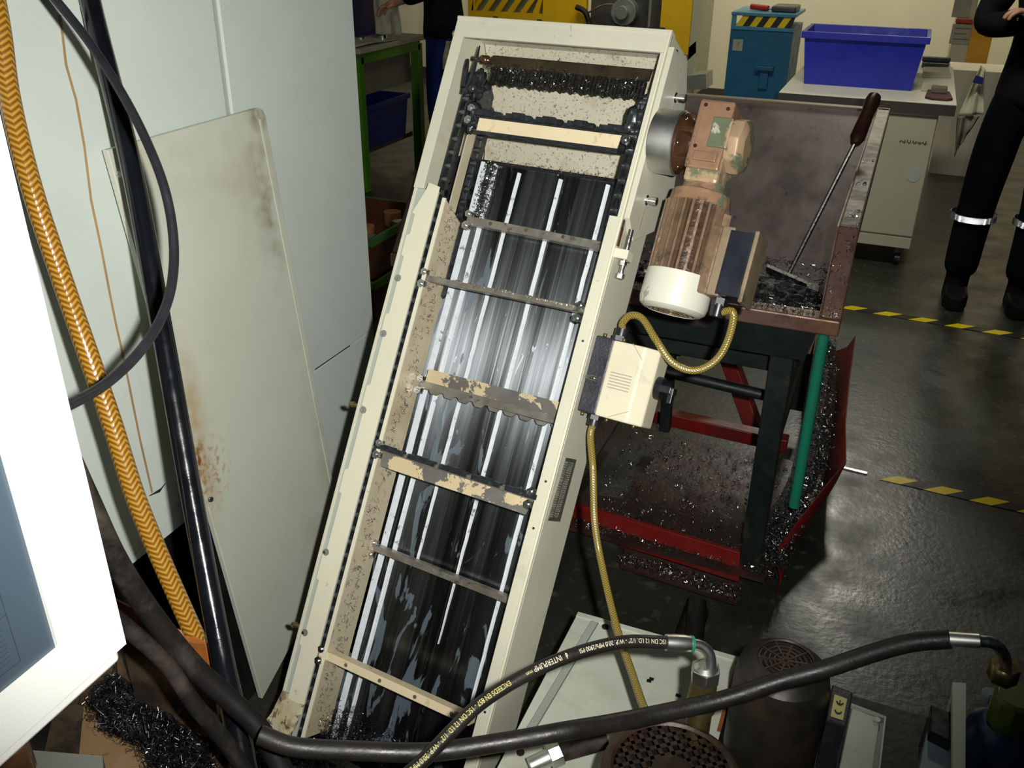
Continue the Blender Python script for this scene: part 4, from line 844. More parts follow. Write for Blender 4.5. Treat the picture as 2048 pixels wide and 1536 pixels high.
# open-topped grey junction box beside it
a, b, c, d = [Vector(p) for p in ((0.1009,1.2103,0.4200), (0.1536,1.2037,0.4200), (0.1495,1.0672,0.4200), (0.0918,1.0521,0.4200))]
JB = thing('junction_box', (a.x, a.y, .345), 'grey-green junction box lid with raised edge, beside the CE sticker', 'box')
mb = MB(); mb.slab([a, b, c, d], (0, 0, -.075)); mb.build('box_body', 'glassy', JB, .002)
mb = MB(); mb.slab([a, b, b+(a-b)*.06, a+(b-a)*0+(d-a)*.03], (0, 0, .006)); mb.slab([b, c, c+(d-c)*.05, b+(a-b)*.05], (0, 0, .006)); mb.build('raised_edge', 'tank', JB)
mb = MB(); q = [a+(b-a)*.04+(d-a)*.05, a+(b-a)*.84+(d-a)*.05, a+(b-a)*.80+(c-b)*.95, a+(b-a)*.02+(d-a)*.95]; mb.slab(q, (0, 0, .004)); mb.build('lid', 'tank', JB, .001)
mb = MB(); p = Vector((0.1399,1.1902,0.4210)); mb.cyl(p, p+Vector((0, 0, .006)), .006, seg=14); mb.build('lid_screw', 'zinc', JB)

# hydraulic hose with printed lettering, crimp, elbow and fitting
hp = [(-0.3789,0.6082,0.6916), (-0.3610,0.6348,0.7045), (-0.3450,0.6731,0.7179), (-0.3275,0.7110,0.7295), (-0.3002,0.7517,0.7389), (-0.2678,0.7923,0.7444), (-0.2330,0.8313,0.7452), (-0.1945,0.8642,0.7433), (-0.1518,0.8938,0.7321)]
HH, HP_ = hose('hydraulic_hose', hp, .0082, 'hose2', 'printed black hydraulic hose arching over the white tank lid to a steel elbow', 'hose', n=16, seg=24)
def PT(name, pts, r, m, **k): return hose(name, pts, r, m, '', '', parent=HH, **k)[0]
e0, e1_ = Vector((-0.1518,0.8938,0.7321)), Vector((-0.1210,0.9098,0.7272))
mb = MB(); mb.lathe(e0, e1_-e0, [(0, .0105), (.012, .0112), (.024, .0112), (.0325, .0100)], 28); mb.build('crimp_ferrule', 'ring', HH)
mb = MB(); e2 = e1_; dd = (e1_-e0).normalized(); mb.lathe(e2-dd*.003, dd, [(0, .0108), (.0035, .0108)], 28); mb.build('green_ring', 'green', HH)
PT('elbow_pipe', [e1_, (-0.1108,0.9144,0.7236), (-0.1012,0.9154,0.7162), (-0.0963,0.9134,0.7046), (-0.0944,0.9086,0.6900)], .0072, 'ring', n=6, seg=18)
c3 = Vector((-0.1005,0.9116,0.6935)); c4 = Vector((-0.1021,0.9151,0.6461)); dd = Vector((0, 0, -1))
base = Vector((c3.x, c3.y, c3.z))
mb = MB(); mb.hexb(base, (0, 0, -1), .0195, .020); mb.lathe(base+Vector((0, 0, .004)), (0, 0, -1), [(0, .010), (.004, .016)], 24); mb.build('hex_nut', 'ring', HH, .001)
mb = MB(); mb.lathe(base-Vector((0, 0, .020)), (0, 0, -1), [(0, .0165), (.014, .0175), (.016, .015), (.024, .018), (.05, .0195), (.052, .016), (.16, .016)], 28); mb.build('brass_coupling', 'brass', HH)

def wrap_text(txt, path, r, size, s0, phi, m, name='hose_print', xs=1):
    cvt = bpy.data.curves.new('t', 'FONT'); cvt.body = txt; cvt.size = size; cvt.extrude = 0
    to = bpy.data.objects.new('t', cvt); C.objects.link(to); dg = bpy.context.evaluated_depsgraph_get(); dg.update()
    me = bpy.data.meshes.new_from_object(to.evaluated_get(dg)); bpy.data.objects.remove(to)
    bm = bmesh.new(); bm.from_mesh(me); bmesh.ops.triangulate(bm, faces=bm.faces)
    bmesh.ops.subdivide_edges(bm, edges=[e for e in bm.edges if e.calc_length() > size*.35], cuts=1); bm.to_mesh(me); bm.free()
    cum = [0]
    for i in range(1, len(path)): cum.append(cum[-1]+(path[i]-path[i-1]).length)
    tocam = Vector((0, 0, 1.55))
    for v in me.vertices:
        s = s0+v.co.x*xs; i = 1
        while i < len(path)-1 and cum[i] < s: i += 1
        t = (s-cum[i-1])/(cum[i]-cum[i-1]); p = path[i-1].lerp(path[i], t); tg = (path[i]-path[i-1]).normalized()
        up = Vector((0, -.55, .84)); nn = (up-tg*up.dot(tg)).normalized(); sd = nn.cross(tg)   # text 'up' direction
        a = phi+(v.co.y)/r; v.co = p+(nn*cos(a)+sd*sin(a))*(r+.00025)
    me.materials.append(M[m]); o = bpy.data.objects.new(name, me); C.objects.link(o); o.parent = HH; o.matrix_parent_inverse = world_of(HH).inverted(); return o
rp = list(reversed(HP_))
wrap_text('1SC DN 12 I.D. 1/2" - W.P. 20.0 MPa/2900 PSI', rp, .0082, .0078, .003, -.10, 'txtc', xs=.80)
wrap_text('\u0278  INTERPUMP', rp, .0082, .0098, .137, -.25, 'txtc', xs=.74)
wrap_text('mm', rp, .0082, .006, .186, .05, 'txt')
wrap_text('EXCEEDS EN 857 - 1SC DN 12 I.D. 1/2" - W.P. 20.0 MPa/2900 PSI', rp, .0082, .0085, .216, -.15, 'txt', xs=.74)

# second, lower hose running right across the bottom
hose('rubber_hose', [(-0.5477,0.5860,0.7107), (-0.5081,0.5957,0.6988), (-0.4427,0.6283,0.6873), (-0.3711,0.6651,0.6790), (-0.3005,0.7077,0.6816), (-0.2343,0.7497,0.6865), (-0.1917,0.7953,0.6715), (-0.1356,0.8489,0.6609), (-0.0697,0.8926,0.6692), (-0.0095,0.9209,0.6976), (0.0395,0.9406,0.7188), (0.0863,0.9529,0.7503), (0.1266,0.9598,0.7768), (0.1670,0.9625,0.7955)], .0112, 'hose2', 'long dark rubber hose running low across the whole foreground to the blue pump', 'hose', n=10, seg=22)
hf = thing('hose_fitting', (0.1670,0.9625,0.7955), 'steel end fitting of the long hose, curving onto the olive cap', 'fitting')
mb = MB(); f0, f1 = Vector((0.1659,0.9620,0.7955)), Vector((0.1972,0.9656,0.8008)); mb.cyl(f0, f1, .0085); mb.build('ferrule', 'ring', hf)
q = MB(); q.tube(smooth([f1, (0.2122,0.9707,0.7988), (0.2271,0.9796,0.7820), (0.2358,0.9841,0.7617)], 6), .007, 16); q.build('elbow_pipe', 'zinc', hf)
q = MB(); g = Vector((0.2358,0.9841,0.7617)); q.hexb(g, (0, 0, -1), .017, .022); q.build('hex_nut', 'brass', hf)

# short steel fitting beside the grid motor
SF = thing('steel_fitting', (-0.3270,0.9738,0.3600), 'short bright steel threaded fitting on a dark hose end beside the grid motor', 'fitting')
f0, f1, f2_ = Vector((-0.3384,0.9143,0.4000)), Vector((-0.3039,0.9470,0.4100)), Vector((-0.2389,0.9834,0.4300)); dd = f1-f0
mb = MB(); mb.cyl(f0, f1, .013); mb.build('threaded_end', 'ring', SF)
mb = MB(); mb.hexb(f1-dd*.35, dd, .019, .020); mb.build('hex_nut', 'zinc', SF, .001)
mb = MB(); mb.cyl(f1, f2_, .0145); mb.build('hose_end', 'dgrey', SF)

# far right: blue pump with olive cap, white bar and grey-blue box
PU = thing('blue_pump', (0.3501,1.3480,0.3460), 'dark blue pump with an olive cap, at the lower right corner', 'pump')
mb = MB(); p = Vector((0.3073,1.1866,0.5000)); mb.lathe((p.x, p.y, .346), (0, 0, 1), [(0, .055), (.10, .055), (.13, .048), (.150, .030)], 32); mb.build('pump_body', 'pumpblue', PU)
mb = MB(); mb.box(p.x-.075, p.x+.09, p.y-.09, p.y+.04, .346, .40); mb.build('pump_foot', 'pumpblue', PU, .008)
mb = MB(); mb.lathe((p.x+.005, p.y, .492), (0, 0, 1), [(0, .030), (.01, .033), (.055, .033), (.060, .028)], 10); mb.build('filler_cap', 'capg', PU, .001)
mb = MB(); q_ = Vector((0.2940,1.2566,0.4700)); mb.lathe(q_, (0, 0, 1), [(0, .013), (.012, .013), (.016, .009)], 20); mb.build('round_plug', 'lightblue', PU)
a, b = Vector((0.2351,1.2376,0.5000)), Vector((0.2544,1.2436,0.5000))
mb = MB(); mb.slab([a, b, (0.2473,0.9788,0.5000), (0.2328,0.9726,0.5000)], (0, 0, -.012)); mb.slab([a+Vector((.002, -.004, -.012)), b+Vector((-.002, -.004, -.012)), b+Vector((-.002, -.02, -.012)), a+Vector((.002, -.02, -.012))], (0, 0, -.142)); o = mb.build('mounting_bar', 'tank', origin=(a.x, a.y, .346)); tag(o, 'narrow white painted bar between the grey box and the blue pump', 'bar')
mb = MB(); mb.slab([(0.2124,1.1903,0.4400), (0.2472,1.1842,0.4400), (0.2456,1.0453,0.4400), (0.1906,1.0219,0.4400)], (0, 0, -.094)); GB = mb.build('valve_box', 'lightblue', bevel=.003, origin=(0.2415,1.2238,0.3460)); tag(GB, 'pale blue-grey box with a black block on it, left of the narrow white bar', 'box')
mb = MB(); mb.slab([(0.2124,1.2211,0.4600), (0.2419,1.2150,0.4600), (0.2412,1.1531,0.4600), (0.2114,1.1628,0.4600)], (0, 0, -.09)); mb.build('black_block', 'blackp', GB, .002)

# ---------------------------------------------------------------- swarf hopper behind the conveyor
HB = thing('swarf_hopper', (-.55, 2.6, .3), 'large rusty brown steel swarf hopper on a dark green stand, behind the gear motor', 'hopper')
xl, xr, yf, yk, yb, zl, zk = -1.08, -.035, 1.856, 1.985, 3.43, .82, .98
rw = .042
# inner shell: floor, sloping back plate, side walls
mb = MB(); mb.slab([(xl+.04, yf+.045, .725), (xr-.05, yf+.045, .725), (xr-.05, 2.52, .60), (xl+.04, 2.52, .60)], (0, 0, -.006)); mb.build('bottom_sheet', 'plate', HB)
mb = MB(); mb.slab([(xl+.04, 2.52, .60), (xr-.05, 2.52, .60), (xr-.045, yb-.03, zk-.01), (xl+.04, yb-.03, zk-.01)], (0, .004, -.008)); mb.build('sloping_back', 'plate', HB)
for x, s, nm in ((xr-.045, 1, 'r'), (xl+.04, -1, 'l')):
    mb = MB(); mb.slab([(x, yf+.03, zl-.01), (x, yf+.045, .715), (x, 2.52, .59), (x, yb-.02, zk-.02), (x, yk, zk-.005)], (s*.006, 0, 0)); mb.build('side_wall', 'brown', HB)
mb = MB(); mb.slab([(xl+.03, yf+.028, zl-.003), (xr-.04, yf+.028, zl-.003), (xr-.05, yf+.043, .715), (xl+.04, yf+.043, .715)], (0, .005, 0)); mb.build('front_wall', 'brown', HB)
# rims: folded channel
mb = MB(); mb.slab([(xl, yf-.012, zl), (xr, yf-.012, zl), (xr, yf+.035, zl), (xl, yf+.035, zl)], (0, 0, -.035)); fr = mb.build('front_rim', 'brown', HB, .004)
for x0, x1 in ((xr-rw, xr), (xl, xl+rw)):
    mb = MB(); mb.slab([(x0, yf, zl), (x1, yf, zl), (x1, yk, zk), (x0, yk, zk)], (0, 0, -.04)); mb.build('sloping_rim', 'brown', HB, .004)
    mb = MB(); mb.slab([(x0, yk, zk), (x1, yk, zk), (x1, yb, zk), (x0, yb, zk)], (0, 0, -.04)); mb.build('side_rim', 'rim', HB, .004)
mb = MB(); mb.box(xl, xr, yb-.03, yb+.012, zk-.035, zk); mb.build('back_rim', 'rim', HB, .003)
# outer lower body
mb = MB(); a0_ = [(xl+.03, yf+.018, zl-.03), (xr-.04, yf+.018, zl-.03), (xr-.06, yf+.035, .70), (xl+.06, yf+.035, .70)]; mb.slab(a0_, (0, .004, 0)); mb.build('outer_front', 'dgreen', HB)
swarf('swarf_in_hopper', 1500, lambda: (lambda y: (random.uniform(xl+.07, xr-.06), y, (.735-(y-1.9)*.19 if y < 2.52 else .615+(y-2.52)*.4)+random.random()*.02))(min(2.62, 1.93+abs(random.gauss(0, .45)))), (.004, .014), .0009, HB)
mound('swarf_heap', [(xl+.06, 2.25), (xr-.06, 2.25), (xr-.06, 2.50), (-.25, 2.62), (-.5, 2.50), (-.62, 2.58), (-.8, 2.5), (xl+.06, 2.5)], .625, .03, HB, res=.014, jit=.008)
swarf('rim_chips', 130, lambda: (random.uniform(-.50, -.04), random.uniform(yf-.005, yf+.03), zl+.002), (.003, .007), .0008, HB, 'silver')
swarf('rim_chips', 90, lambda: (lambda t: (random.uniform(xr-rw+.002, xr-.004), yf+(yk-yf)*t, zl+(zk-zl)*t+.002))(random.random()**1.6), (.003, .006), .0008, HB, 'silver')
swarf('rim_chips', 22, lambda: (random.gauss(xr-.02, .007), random.choice((2.05, 2.07, 2.6, 2.35))+random.gauss(0, .02), zk+.002), (.003, .006), .0008, HB, 'silver')
# stand
SZ = .575
def bart(name, p, q, w, m, par=HB):
    p = Vector(p); q = Vector(q); d = (q-p); u = d.cross(Vector((0, 1, 0)))
    if u.length < 1e-4: u = d.cross(Vector((1, 0, 0)))
    u.normalize(); v = d.cross(u).normalized(); mb = MB(); mb.obox((p+q)/2, d/2, u*w/2, v*w/2); return mb.build(name, m, par, .003)
for x in (-.145, -.93):
    for y in (1.96, 2.85): bart('leg', (x, y, .098), (x, y, .70 if y < 2 else .66), .052, 'dgreen')
bart('cross_beam', (-.95, 2.10, .60), (-.12, 2.10, .60), .05, 'dgreen'); bart('cross_beam', (-.95, 2.85, .63), (-.12, 2.85, .63), .05, 'dgreen')
for x in (-.145, -.93): bart('side_beam', (x, 1.96, SZ-.01), (x, 2.85, .62), .05, 'dgreen')
mb = MB(); mb.cyl((-0.4651,2.2000,0.4625), (-0.1405,2.2000,0.4436), .015, seg=16); mb.build('cross_tube', 'dgreen', HB)
bart('brace', (-0.4700,2.3000,0.5491), (-0.4627,2.3000,0.2271), .03, 'dgreen')
mb = MB(); mb.cyl((-0.0659,1.9000,0.7974), (-0.0625,1.9000,0.3259), .0125, seg=16); mb.build('green_rod', 'green', HB)
mb = MB(); p = Vector((-0.0963,2.0000,0.8478)); bart('lower_brace', (-.145, 1.98, .40), (-.145, 2.83, .40), .035, 'dgreen')
o = bart('lock_plate', (-0.4785,2.3500,0.5078), (-0.4360,2.3500,0.4663), .06, 'glassy')

# red drip tray with torn side
RT = thing('drip_tray', (-.5, 2.3, 0), 'oily red steel drip tray with a torn bent side, under the hopper stand', 'tray')
mb = MB(); mb.slab([(-1.1, 1.93, .085), (-.10, 1.90, .085), (-.03, 2.2, .085), (-.02, 2.45, .085), (-.12, 2.50, .085), (-.48, 2.50, .085), (-.52, 2.10, .085), (-.66, 2.08, .085), (-.66, 2.6, .085), (-1.1, 2.6, .085)], (0, 0, .012)); mb.build('tray_floor', 'redwet', RT)
mb = MB(); mb.slab([(-0.7239,1.9767,0.1350), (-0.1701,1.9307,0.1350), (-0.1599,1.9108,0.0600), (-0.7163,1.9619,0.0600)], (0, .012, 0)); mb.build('front_wall', 'red', RT, .001)
mb = MB(); mb.slab([(-0.4599,1.9160,0.0750), (-0.1549,1.8867,0.0750), (-0.1535,1.8378,0.0550), (-0.4572,1.8656,0.0550)], (0, 0, -.01)); mb.build('swarf_lip', 'redwet', RT)
bart('rear_bar', (-0.5609,2.6000,0.1060), (-0.1372,2.6000,0.0933), .045, 'red', RT); bart('rear_bar', (-0.4514,2.9000,0.3406), (-0.2498,2.7000,0.0647), .05, 'red', RT)
# bent side: ribbon of points
rb = [((-0.0023,3.3956,0.1600), (-0.0691,3.4401,0.0600)), ((0.0063,2.9578,0.1800), (-0.0321,3.0316,0.0600)), ((0.0193,2.5943,0.2000), (-0.0191,2.6722,0.0600)), ((0.0393,2.4250,0.1700), (-0.0152,2.4138,0.0600)), ((-0.0041,2.2992,0.1500), (-0.0289,2.2744,0.0500)), ((-0.0494,2.1436,0.1300), (-0.0523,2.1807,0.0300)), ((-0.0833,2.0254,0.1200), (-0.0644,2.0831,0.0200)), ((-0.0814,1.9873,0.1000), (-0.0694,1.9731,0.0100))]
mb = MB(); n = len(rb); v = []
for a, b in rb: v += [Vector(a), Vector(a).lerp(Vector(b), .5)+Vector((.012, 0, -.01)), Vector(b)]
mb.add(v, [(3*i+k, 3*i+k+1, 3*i+4+k, 3*i+3+k) for i in range(n-1) for k in range(2)], True); o = mb.build('bent_side', 'red', RT); sd = o.modifiers.new('solid', 'SOLIDIFY'); sd.thickness = .003
def side_pt():
    t = random.random()*(n-1.01); i = int(t); f = t-i; a = Vector(rb[i][1]).lerp(Vector(rb[i+1][1]), f)
    return Vector((a.x-.02+random.gauss(-.01, .018), a.y-.01, .10+random.uniform(0, .02)))
swarf('side_swarf', 1500, side_pt, (.003, .010), .0010, RT)
mb = MB(); vv = []
for a, b in rb:
    b = Vector(b); vv += [Vector((b.x-.09, b.y, .097)), Vector((b.x-.03, b.y-.005, .110)), Vector((b.x+.004, b.y-.01, .085))]
mb.add(vv, [(3*i+k, 3*i+k+1, 3*i+4+k, 3*i+3+k) for i in range(n-1) for k in range(2)], False); stuff(mb.build('side_swarf_bed', 'mound', RT))
swarf('tray_swarf', 1300, lambda: (random.uniform(-.60, -.05), 1.92+random.random()**1.7*.55, .099+random.random()*.006), (.003, .009), .0007, RT)
swarf('lip_swarf', 420, lambda: Vector((-0.4554,1.8764,0.0800)).lerp(Vector((-0.1509,1.8470,0.0800)), random.random())+Vector((random.uniform(-.01, .01), random.uniform(-.03, .02), 0)), (.003, .008), .0007, RT)
mb = MB(); mb.cyl((-.24, 1.80, .030), (-.24, 1.70, .030), .03, seg=20); o = mb.build('castor', 'dgrey', RT)
mb = MB(); mb.tube([(-0.2353,1.7551,0.1000), (-0.2241,1.6959,0.0600), (-0.2177,1.6502,0.0400)], .022, 14); mb.build('drain_pipe', 'dgrey', RT)

# long-handled swarf rake leaning in the hopper
RK = thing('swarf_rake', (-0.2157,2.6116,0.6300), 'long steel swarf rake with a dark brown grip, leaning in the hopper corner', 'rake')
a = Vector((-0.2122,2.5691,0.6450)); b = Vector((-0.0964,2.6200,1.0261)); c = Vector((-0.0714,2.7200,1.1359))
mb = MB(); mb.cyl(a, b, .0062, seg=12); mb.build('rod', 'steel', RK)
dd = (c-b).normalized(); mb = MB(); mb.lathe(b-dd*.01, dd, [(0, .012), (.02, .020), (.10, .017), ((c-b).length-.02, .021), ((c-b).length, .017), ((c-b).length+.008, .008)], 20); mb.build('grip', 'wood', RK)
l, r_ = Vector((-0.2728,2.5690,0.6600)), Vector((-0.1531,2.5278,0.6400)); mb = MB(); mb.obox((l+r_)/2, (r_-l)/2, (0, .004, .003), (0, -.006, .012)); mb.build('rake_bar', 'steel', RK)

# ---------------------------------------------------------------- work cabinet, things on it
DX0, DX1, DY0, DY1 = -.564, .228, 4.74, 6.05
WC = thing('work_cabinet', (-.17, 5.3, 0), 'white work cabinet on castors with a dark-edged laminate top, behind the hopper', 'cabinet')
mb = MB(); mb.box(DX0, DX1, DY0, DY1, .798, .80); mb.build('worktop', 'desktop', WC)
mb = MB(); mb.box(DX0, DX1, DY0-.004, DY1, .75, .7975); mb.build('worktop_edge', 'deskedge', WC)
bx0, bx1 = -.52, .165
mb = MB(); mb.box(bx0, bx1, DY0+.03, DY1-.05, .10, .75); mb.build('body', 'desk', WC, .002)
mb = MB(); mb.box(bx0+.002, bx1-.004, DY0+.012, DY0+.03, .165, .735); dr = mb.build('front_door', 'desk', WC, .003)
mb = MB(); mb.box(bx0+.002, bx1-.004, DY0+.014, DY0+.03, .102, .157); mb.build('plinth', 'desk', WC, .002)
for i in range(16):
    x = .03+i*.0062*1.2; mb = MB()
mb = MB()
for i in range(20): mb.box(.02+i*.0062, .024+i*.0062, DY0+.0105, DY0+.012, .612+.004*sin(i*1.7), .618+.005*sin(i*2.9)+.003)
stuff(mb.build('oil_smudge', 'dark', dr))
ov = Vector((0.1095,4.7500,0.4661)); mb = MB(); mb.cyl((ov.x, 4.7525, ov.z), (ov.x, 4.7505, ov.z), .034, seg=28); mb.build('round_mark', 'joint', dr)
for x in (bx0+.05, bx1-.05):
    for y in (DY0+.08, DY1-.12):
        mb = MB(); mb.cyl((x-.012, y, .035), (x+.012, y, .035), .035, seg=20); mb.box(x-.018, x+.018, y-.02, y+.02, .06, .10); mb.build('castor', 'blackp', WC)
def crate(name, x0, x1, y0, y1, z0, z1, m, label, taper=.025, t=.006, rimw=.012, cat='crate', origin=True, group=None, rimh=.03, rm=None):
    o = thing(name, ((x0+x1)/2, (y0+y1)/2, z0), label, cat, group)
    def ring(x, y, X, Y, z): return [(x, y, z), (X, y, z), (X, Y, z), (x, Y, z)]
    mb = MB(); lo = ring(x0+taper, y0+taper, x1-taper, y1-taper, z0); hi = ring(x0, y0, x1, y1, z1)
    li = ring(x0+taper+t, y0+taper+t, x1-taper-t, y1-taper-t, z0+t); hi2 = ring(x0+t, y0+t, x1-t, y1-t, z1)
    f = [(3, 2, 1, 0)]+[(i, (i+1) % 4, (i+1) % 4+4, i+4) for i in range(4)]+[(i+4, (i+1) % 4+4, (i+1) % 4+12, i+12) for i in range(4)]+[(i+12, (i+1) % 4+12, (i+1) % 4+8, i+8) for i in range(4)]+[(8, 9, 10, 11)]
    mb.add(lo+hi+li+hi2, f); mb.build('body', m, o)
    mb = MB()
    for a, b, c, d in ((x0-rimw, x1+rimw, y0-rimw, y0), (x0-rimw, x1+rimw, y1, y1+rimw), (x0-rimw, x0, y0, y1), (x1, x1+rimw, y0, y1)): mb.box(a, b, c, d, z1-rimh, z1+.002)
    mb.build('rim', rm or m, o, .002); return o
crate('plastic_crate', -.515, .055, 5.03, 5.42, .801, 1.052, 'blue', 'deep blue plastic crate standing on the white work cabinet', .03)
mb = MB(); mb.slab([(.07, 5.55, .802), (.21, 5.60, .802), (.20, 5.95, .802), (.07, 5.9, .802)], (0, 0, .01)); tag(mb.build('paper_pad', 'rag', origin=(.14, 5.7, .802)), 'pale paper pad on the worktop, right of the blue crate', 'pad')
mb = MB(); mb.slab([(.055, 6.0, .83), (.205, 6.0, .83), (.205, 6.0, .855), (.055, 6.0, .855)], (0, .02, 0)); mb.box(.06, .20, 5.95, 6.03, .801, .83); tag(mb.build('black_tool', 'blackp', origin=(.13, 6.0, .801), bevel=.004), 'black handled tool behind the pale pad on the worktop', 'tool')
mb = MB(); mb.box(.07, .14, 5.08, 5.16, .801, .84); tag(mb.build('small_carton', 'rag', origin=(.1, 5.12, .801), bevel=.002), 'small pale carton on the worktop beside the blue crate', 'box')
mb = MB(); mb.box(.115, .185, 4.98, 5.06, .812, .836); tag(mb.build('grey_block', 'cardgrey', origin=(.15, 5.02, .812), bevel=.003), 'small grey block lying on the maroon cloth', 'block')
mb = MB(); mb.slab([(.09, 4.86, .801), (.12, 4.83, .801), (.19, 4.83, .801), (.212, 4.86, .801), (.20, 5.06, .801), (.10, 5.08, .801)], (0, 0, .011)); tag(mb.build('maroon_cloth', 'maroon', origin=(.15, 4.9, .801), bevel=.004), 'folded maroon cloth at the front corner of the worktop', 'cloth')

# blue cabinet by the wall with hazard stripes
bY = 6.6
p0, p1 = Vector((-1.1542,6.6000,0.9867)), Vector((-0.7466,6.6000,1.0042))
BC = thing('tool_cabinet', ((p0.x+p1.x)/2, bY+.2, 0), 'blue steel tool cabinet with a black and yellow striped edge, by the wall', 'cabinet')
zt = p0.z
mb = MB(); mb.box(p0.x, p1.x, bY, bY+.5, .0, zt-.08); mb.build('body', 'teal', BC, .003)
mb = MB(); mb.box(p0.x-.005, p1.x+.005, bY-.01, bY+.5, zt-.012, zt+.008); mb.build('top', 'tealtop', BC, .003)
mb = MB(); mb.box(p0.x+.02, p1.x, bY-.012, bY, zt-.10, zt-.078); mb.build('ledge', 'tealtop', BC, .003)
mb = MB(); mb.box(p0.x, p0.x+.03, bY-.005, bY+.01, zt-.10, zt-.012); mb.build('corner_post', 'tealtop', BC)
mb = MB(); x = p0.x+.03; k = 0
while x < p1.x-.02:
    mb.m = k % 2; mb.slab([(x, bY+.004, zt-.078), (min(x+.045, p1.x), bY+.004, zt-.078), (min(x+.085, p1.x), bY+.004, zt-.012), (min(x+.04, p1.x), bY+.004, zt-.012)], (0, .003, 0)); x += .045; k += 1
mb.build('hazard_strip', ['yel', 'blk'], BC)
mb = MB(); a = Vector((-1.1283,6.6000,0.8254)); b = Vector((-1.0627,6.6000,0.7529)); mb.box(a.x, b.x, bY-.003, bY, b.z, a.z); mb.build('paper_label', 'rag', BC)
mb = MB(); a = Vector((-0.8958,6.6000,0.6416)); mb.box(a.x-.06, a.x+.06, bY-.06, bY, a.z-.0, a.z+.03); mb.box(a.x-.03, a.x+.03, bY-.03, bY, a.z-.12, a.z); mb.build('pedal', 'teal', BC, .005)
mb = MB(); a = Vector((-1.0476,6.6000,1.0524)); mb.cyl((a.x-.02, bY+.2, zt+.03), (a.x+.10, bY+.15, zt+.025), .018); hd = mb.build('screwdriver', 'redpl', origin=(a.x, bY+.2, zt+.01)); tag(hd, 'red handled screwdriver lying on top of the blue cabinet', 'screwdriver')
MB().cyl((a.x+.10, bY+.15, zt+.025), (a.x+.20, bY+.11, zt+.018), .005).build('blade', 'zinc', hd)
mb = MB(); a = Vector((-0.8297,6.6000,1.0550)); mb.box(a.x-.09, a.x+.07, bY+.1, bY+.35, zt+.009, zt+.045); tag(mb.build('grey_case', 'mgrey', origin=(a.x, bY+.2, zt+.009), bevel=.01), 'dark grey flat case on the blue cabinet top', 'case')

# yellow machine in the back
yM = 7.4
ZT = 1.9
xa, xb, xc, xd, xe = [v[0] for v in ((-3.4667,7.4000,0.8092), (-2.7756,7.4000,0.8395), (-2.4384,7.4000,0.8543), (-1.8350,7.4000,0.8808), (-1.5960,7.4000,0.8912))]
YM = thing('yellow_machine', ((xa+xe)/2, yM+.5, 0), 'yellow machine tool with a slotted guard panel, behind the conveyor head', 'machine')
mb = MB(); mb.box(xa, xb+.0, yM+.06, yM+.08, 0, ZT); mb.build('inner_wall', 'greengrey', YM)
mb = MB(); mb.box(xa, xa+.05, yM, yM+.05, 0, ZT); mb.box(xb-.03, xc, yM, yM+.05, 0, ZT); mb.build('guard_frame', 'yellow', YM, .002)
mb = MB(); mb.box(xa+.05, xb-.03, yM, yM+.05, 0, .845); mb.build('lower_panel', 'yellow', YM)
xs = xa+.03
for k in range(9):
    x = xa-.10+k*.112; z0 = .845; z1 = 1.06; sh = .17
    if x < xa+.03-.17 or x > xb-.07: continue
    w0 = .052; q = [(max(x, xa+.03), yM, z0), (max(x+w0, xa+.04), yM, z0), (min(x+w0+sh, xb-.0), yM, z1), (min(x+sh, xb-.02), yM, z1)]
    mb = MB(); mb.slab(q, (0, .03, 0)); mb.build('guard_slat', 'yellow', YM)
mb = MB(); mb.box(xa, xb, yM, yM+.05, 1.06, ZT); mb.build('upper_panel', 'yellow', YM)
mb = MB(); mb.box(xc, xd, yM+.12, yM+.5, 0, ZT); mb.build('work_area', 'mgrey', YM)
p = Vector((-2.1414,7.4000,0.8854)); mb = MB(); mb.cyl((p.x, yM+.12, p.z), (p.x, yM+.02, p.z), .10, seg=28); mb.cyl((p.x, yM+.02, p.z), (p.x, yM-.04, p.z), .05, seg=20); mb.build('chuck', 'glassy', YM, .004)
mb = MB(); mb.box(p.x-.18, p.x+.25, yM+.0, yM+.12, p.z-.2, p.z-.13); mb.build('tool_rest', 'mgrey', YM, .005)
p = Vector((-2.4068,7.4000,0.8850)); mb = MB(); mb.tube(smooth([(p.x-.10, yM-.05, p.z+.03), (p.x-.02, yM-.05, p.z-.01), (p.x+.02, yM-.03, p.z-.15), (p.x-.01, yM, p.z-.3)], 5), .022, 8); mb.build('dirty_hose', 'dark', YM)
mb = MB(); mb.tube(smooth([(p.x+.0, yM-.05, p.z-.01), (p.x+.12, yM-.05, p.z+.05), (p.x+.20, yM-.05, p.z+.06)], 5), .008, 8); mb.build('lever', 'zinc', YM)
mb = MB(); mb.box(xd-.10, xd-.08, yM+.0, yM+.12, p.z-.25, ZT); mb.build('steel_post', 'glassy', YM)
mb = MB(); mb.box(xd, xe, yM-.02, yM+.5, .60, ZT); mb.build('yellow_housing', 'yellow', YM, .01)
mb = MB(); mb.box(xe, xe+.06, yM+.0, yM+.5, .3, ZT); mb.build('side_strip', 'desk', YM)
mb = MB(); mb.slab([(-1.6174,7.4000,0.6392), (-1.5468,7.4000,0.7083), (-1.5383,7.4000,0.6255), (-1.6018,7.4000,0.5595)], (0, .02, 0)); mb.build('flap', 'glassy', YM)
mb = MB(); mb.slab([(-1.5380,7.2000,0.3771), (-1.5479,7.2000,0.4788), (-1.4058,7.2000,0.5026), (-1.3942,7.2000,0.3948)], (0, .25, 0)); tag(mb.build('sheet_metal_tray', 'glassy', origin=(-1.4578,7.2000,0.3829)), 'grey sheet metal tray edge against the wall, right of the conveyor head', 'tray')

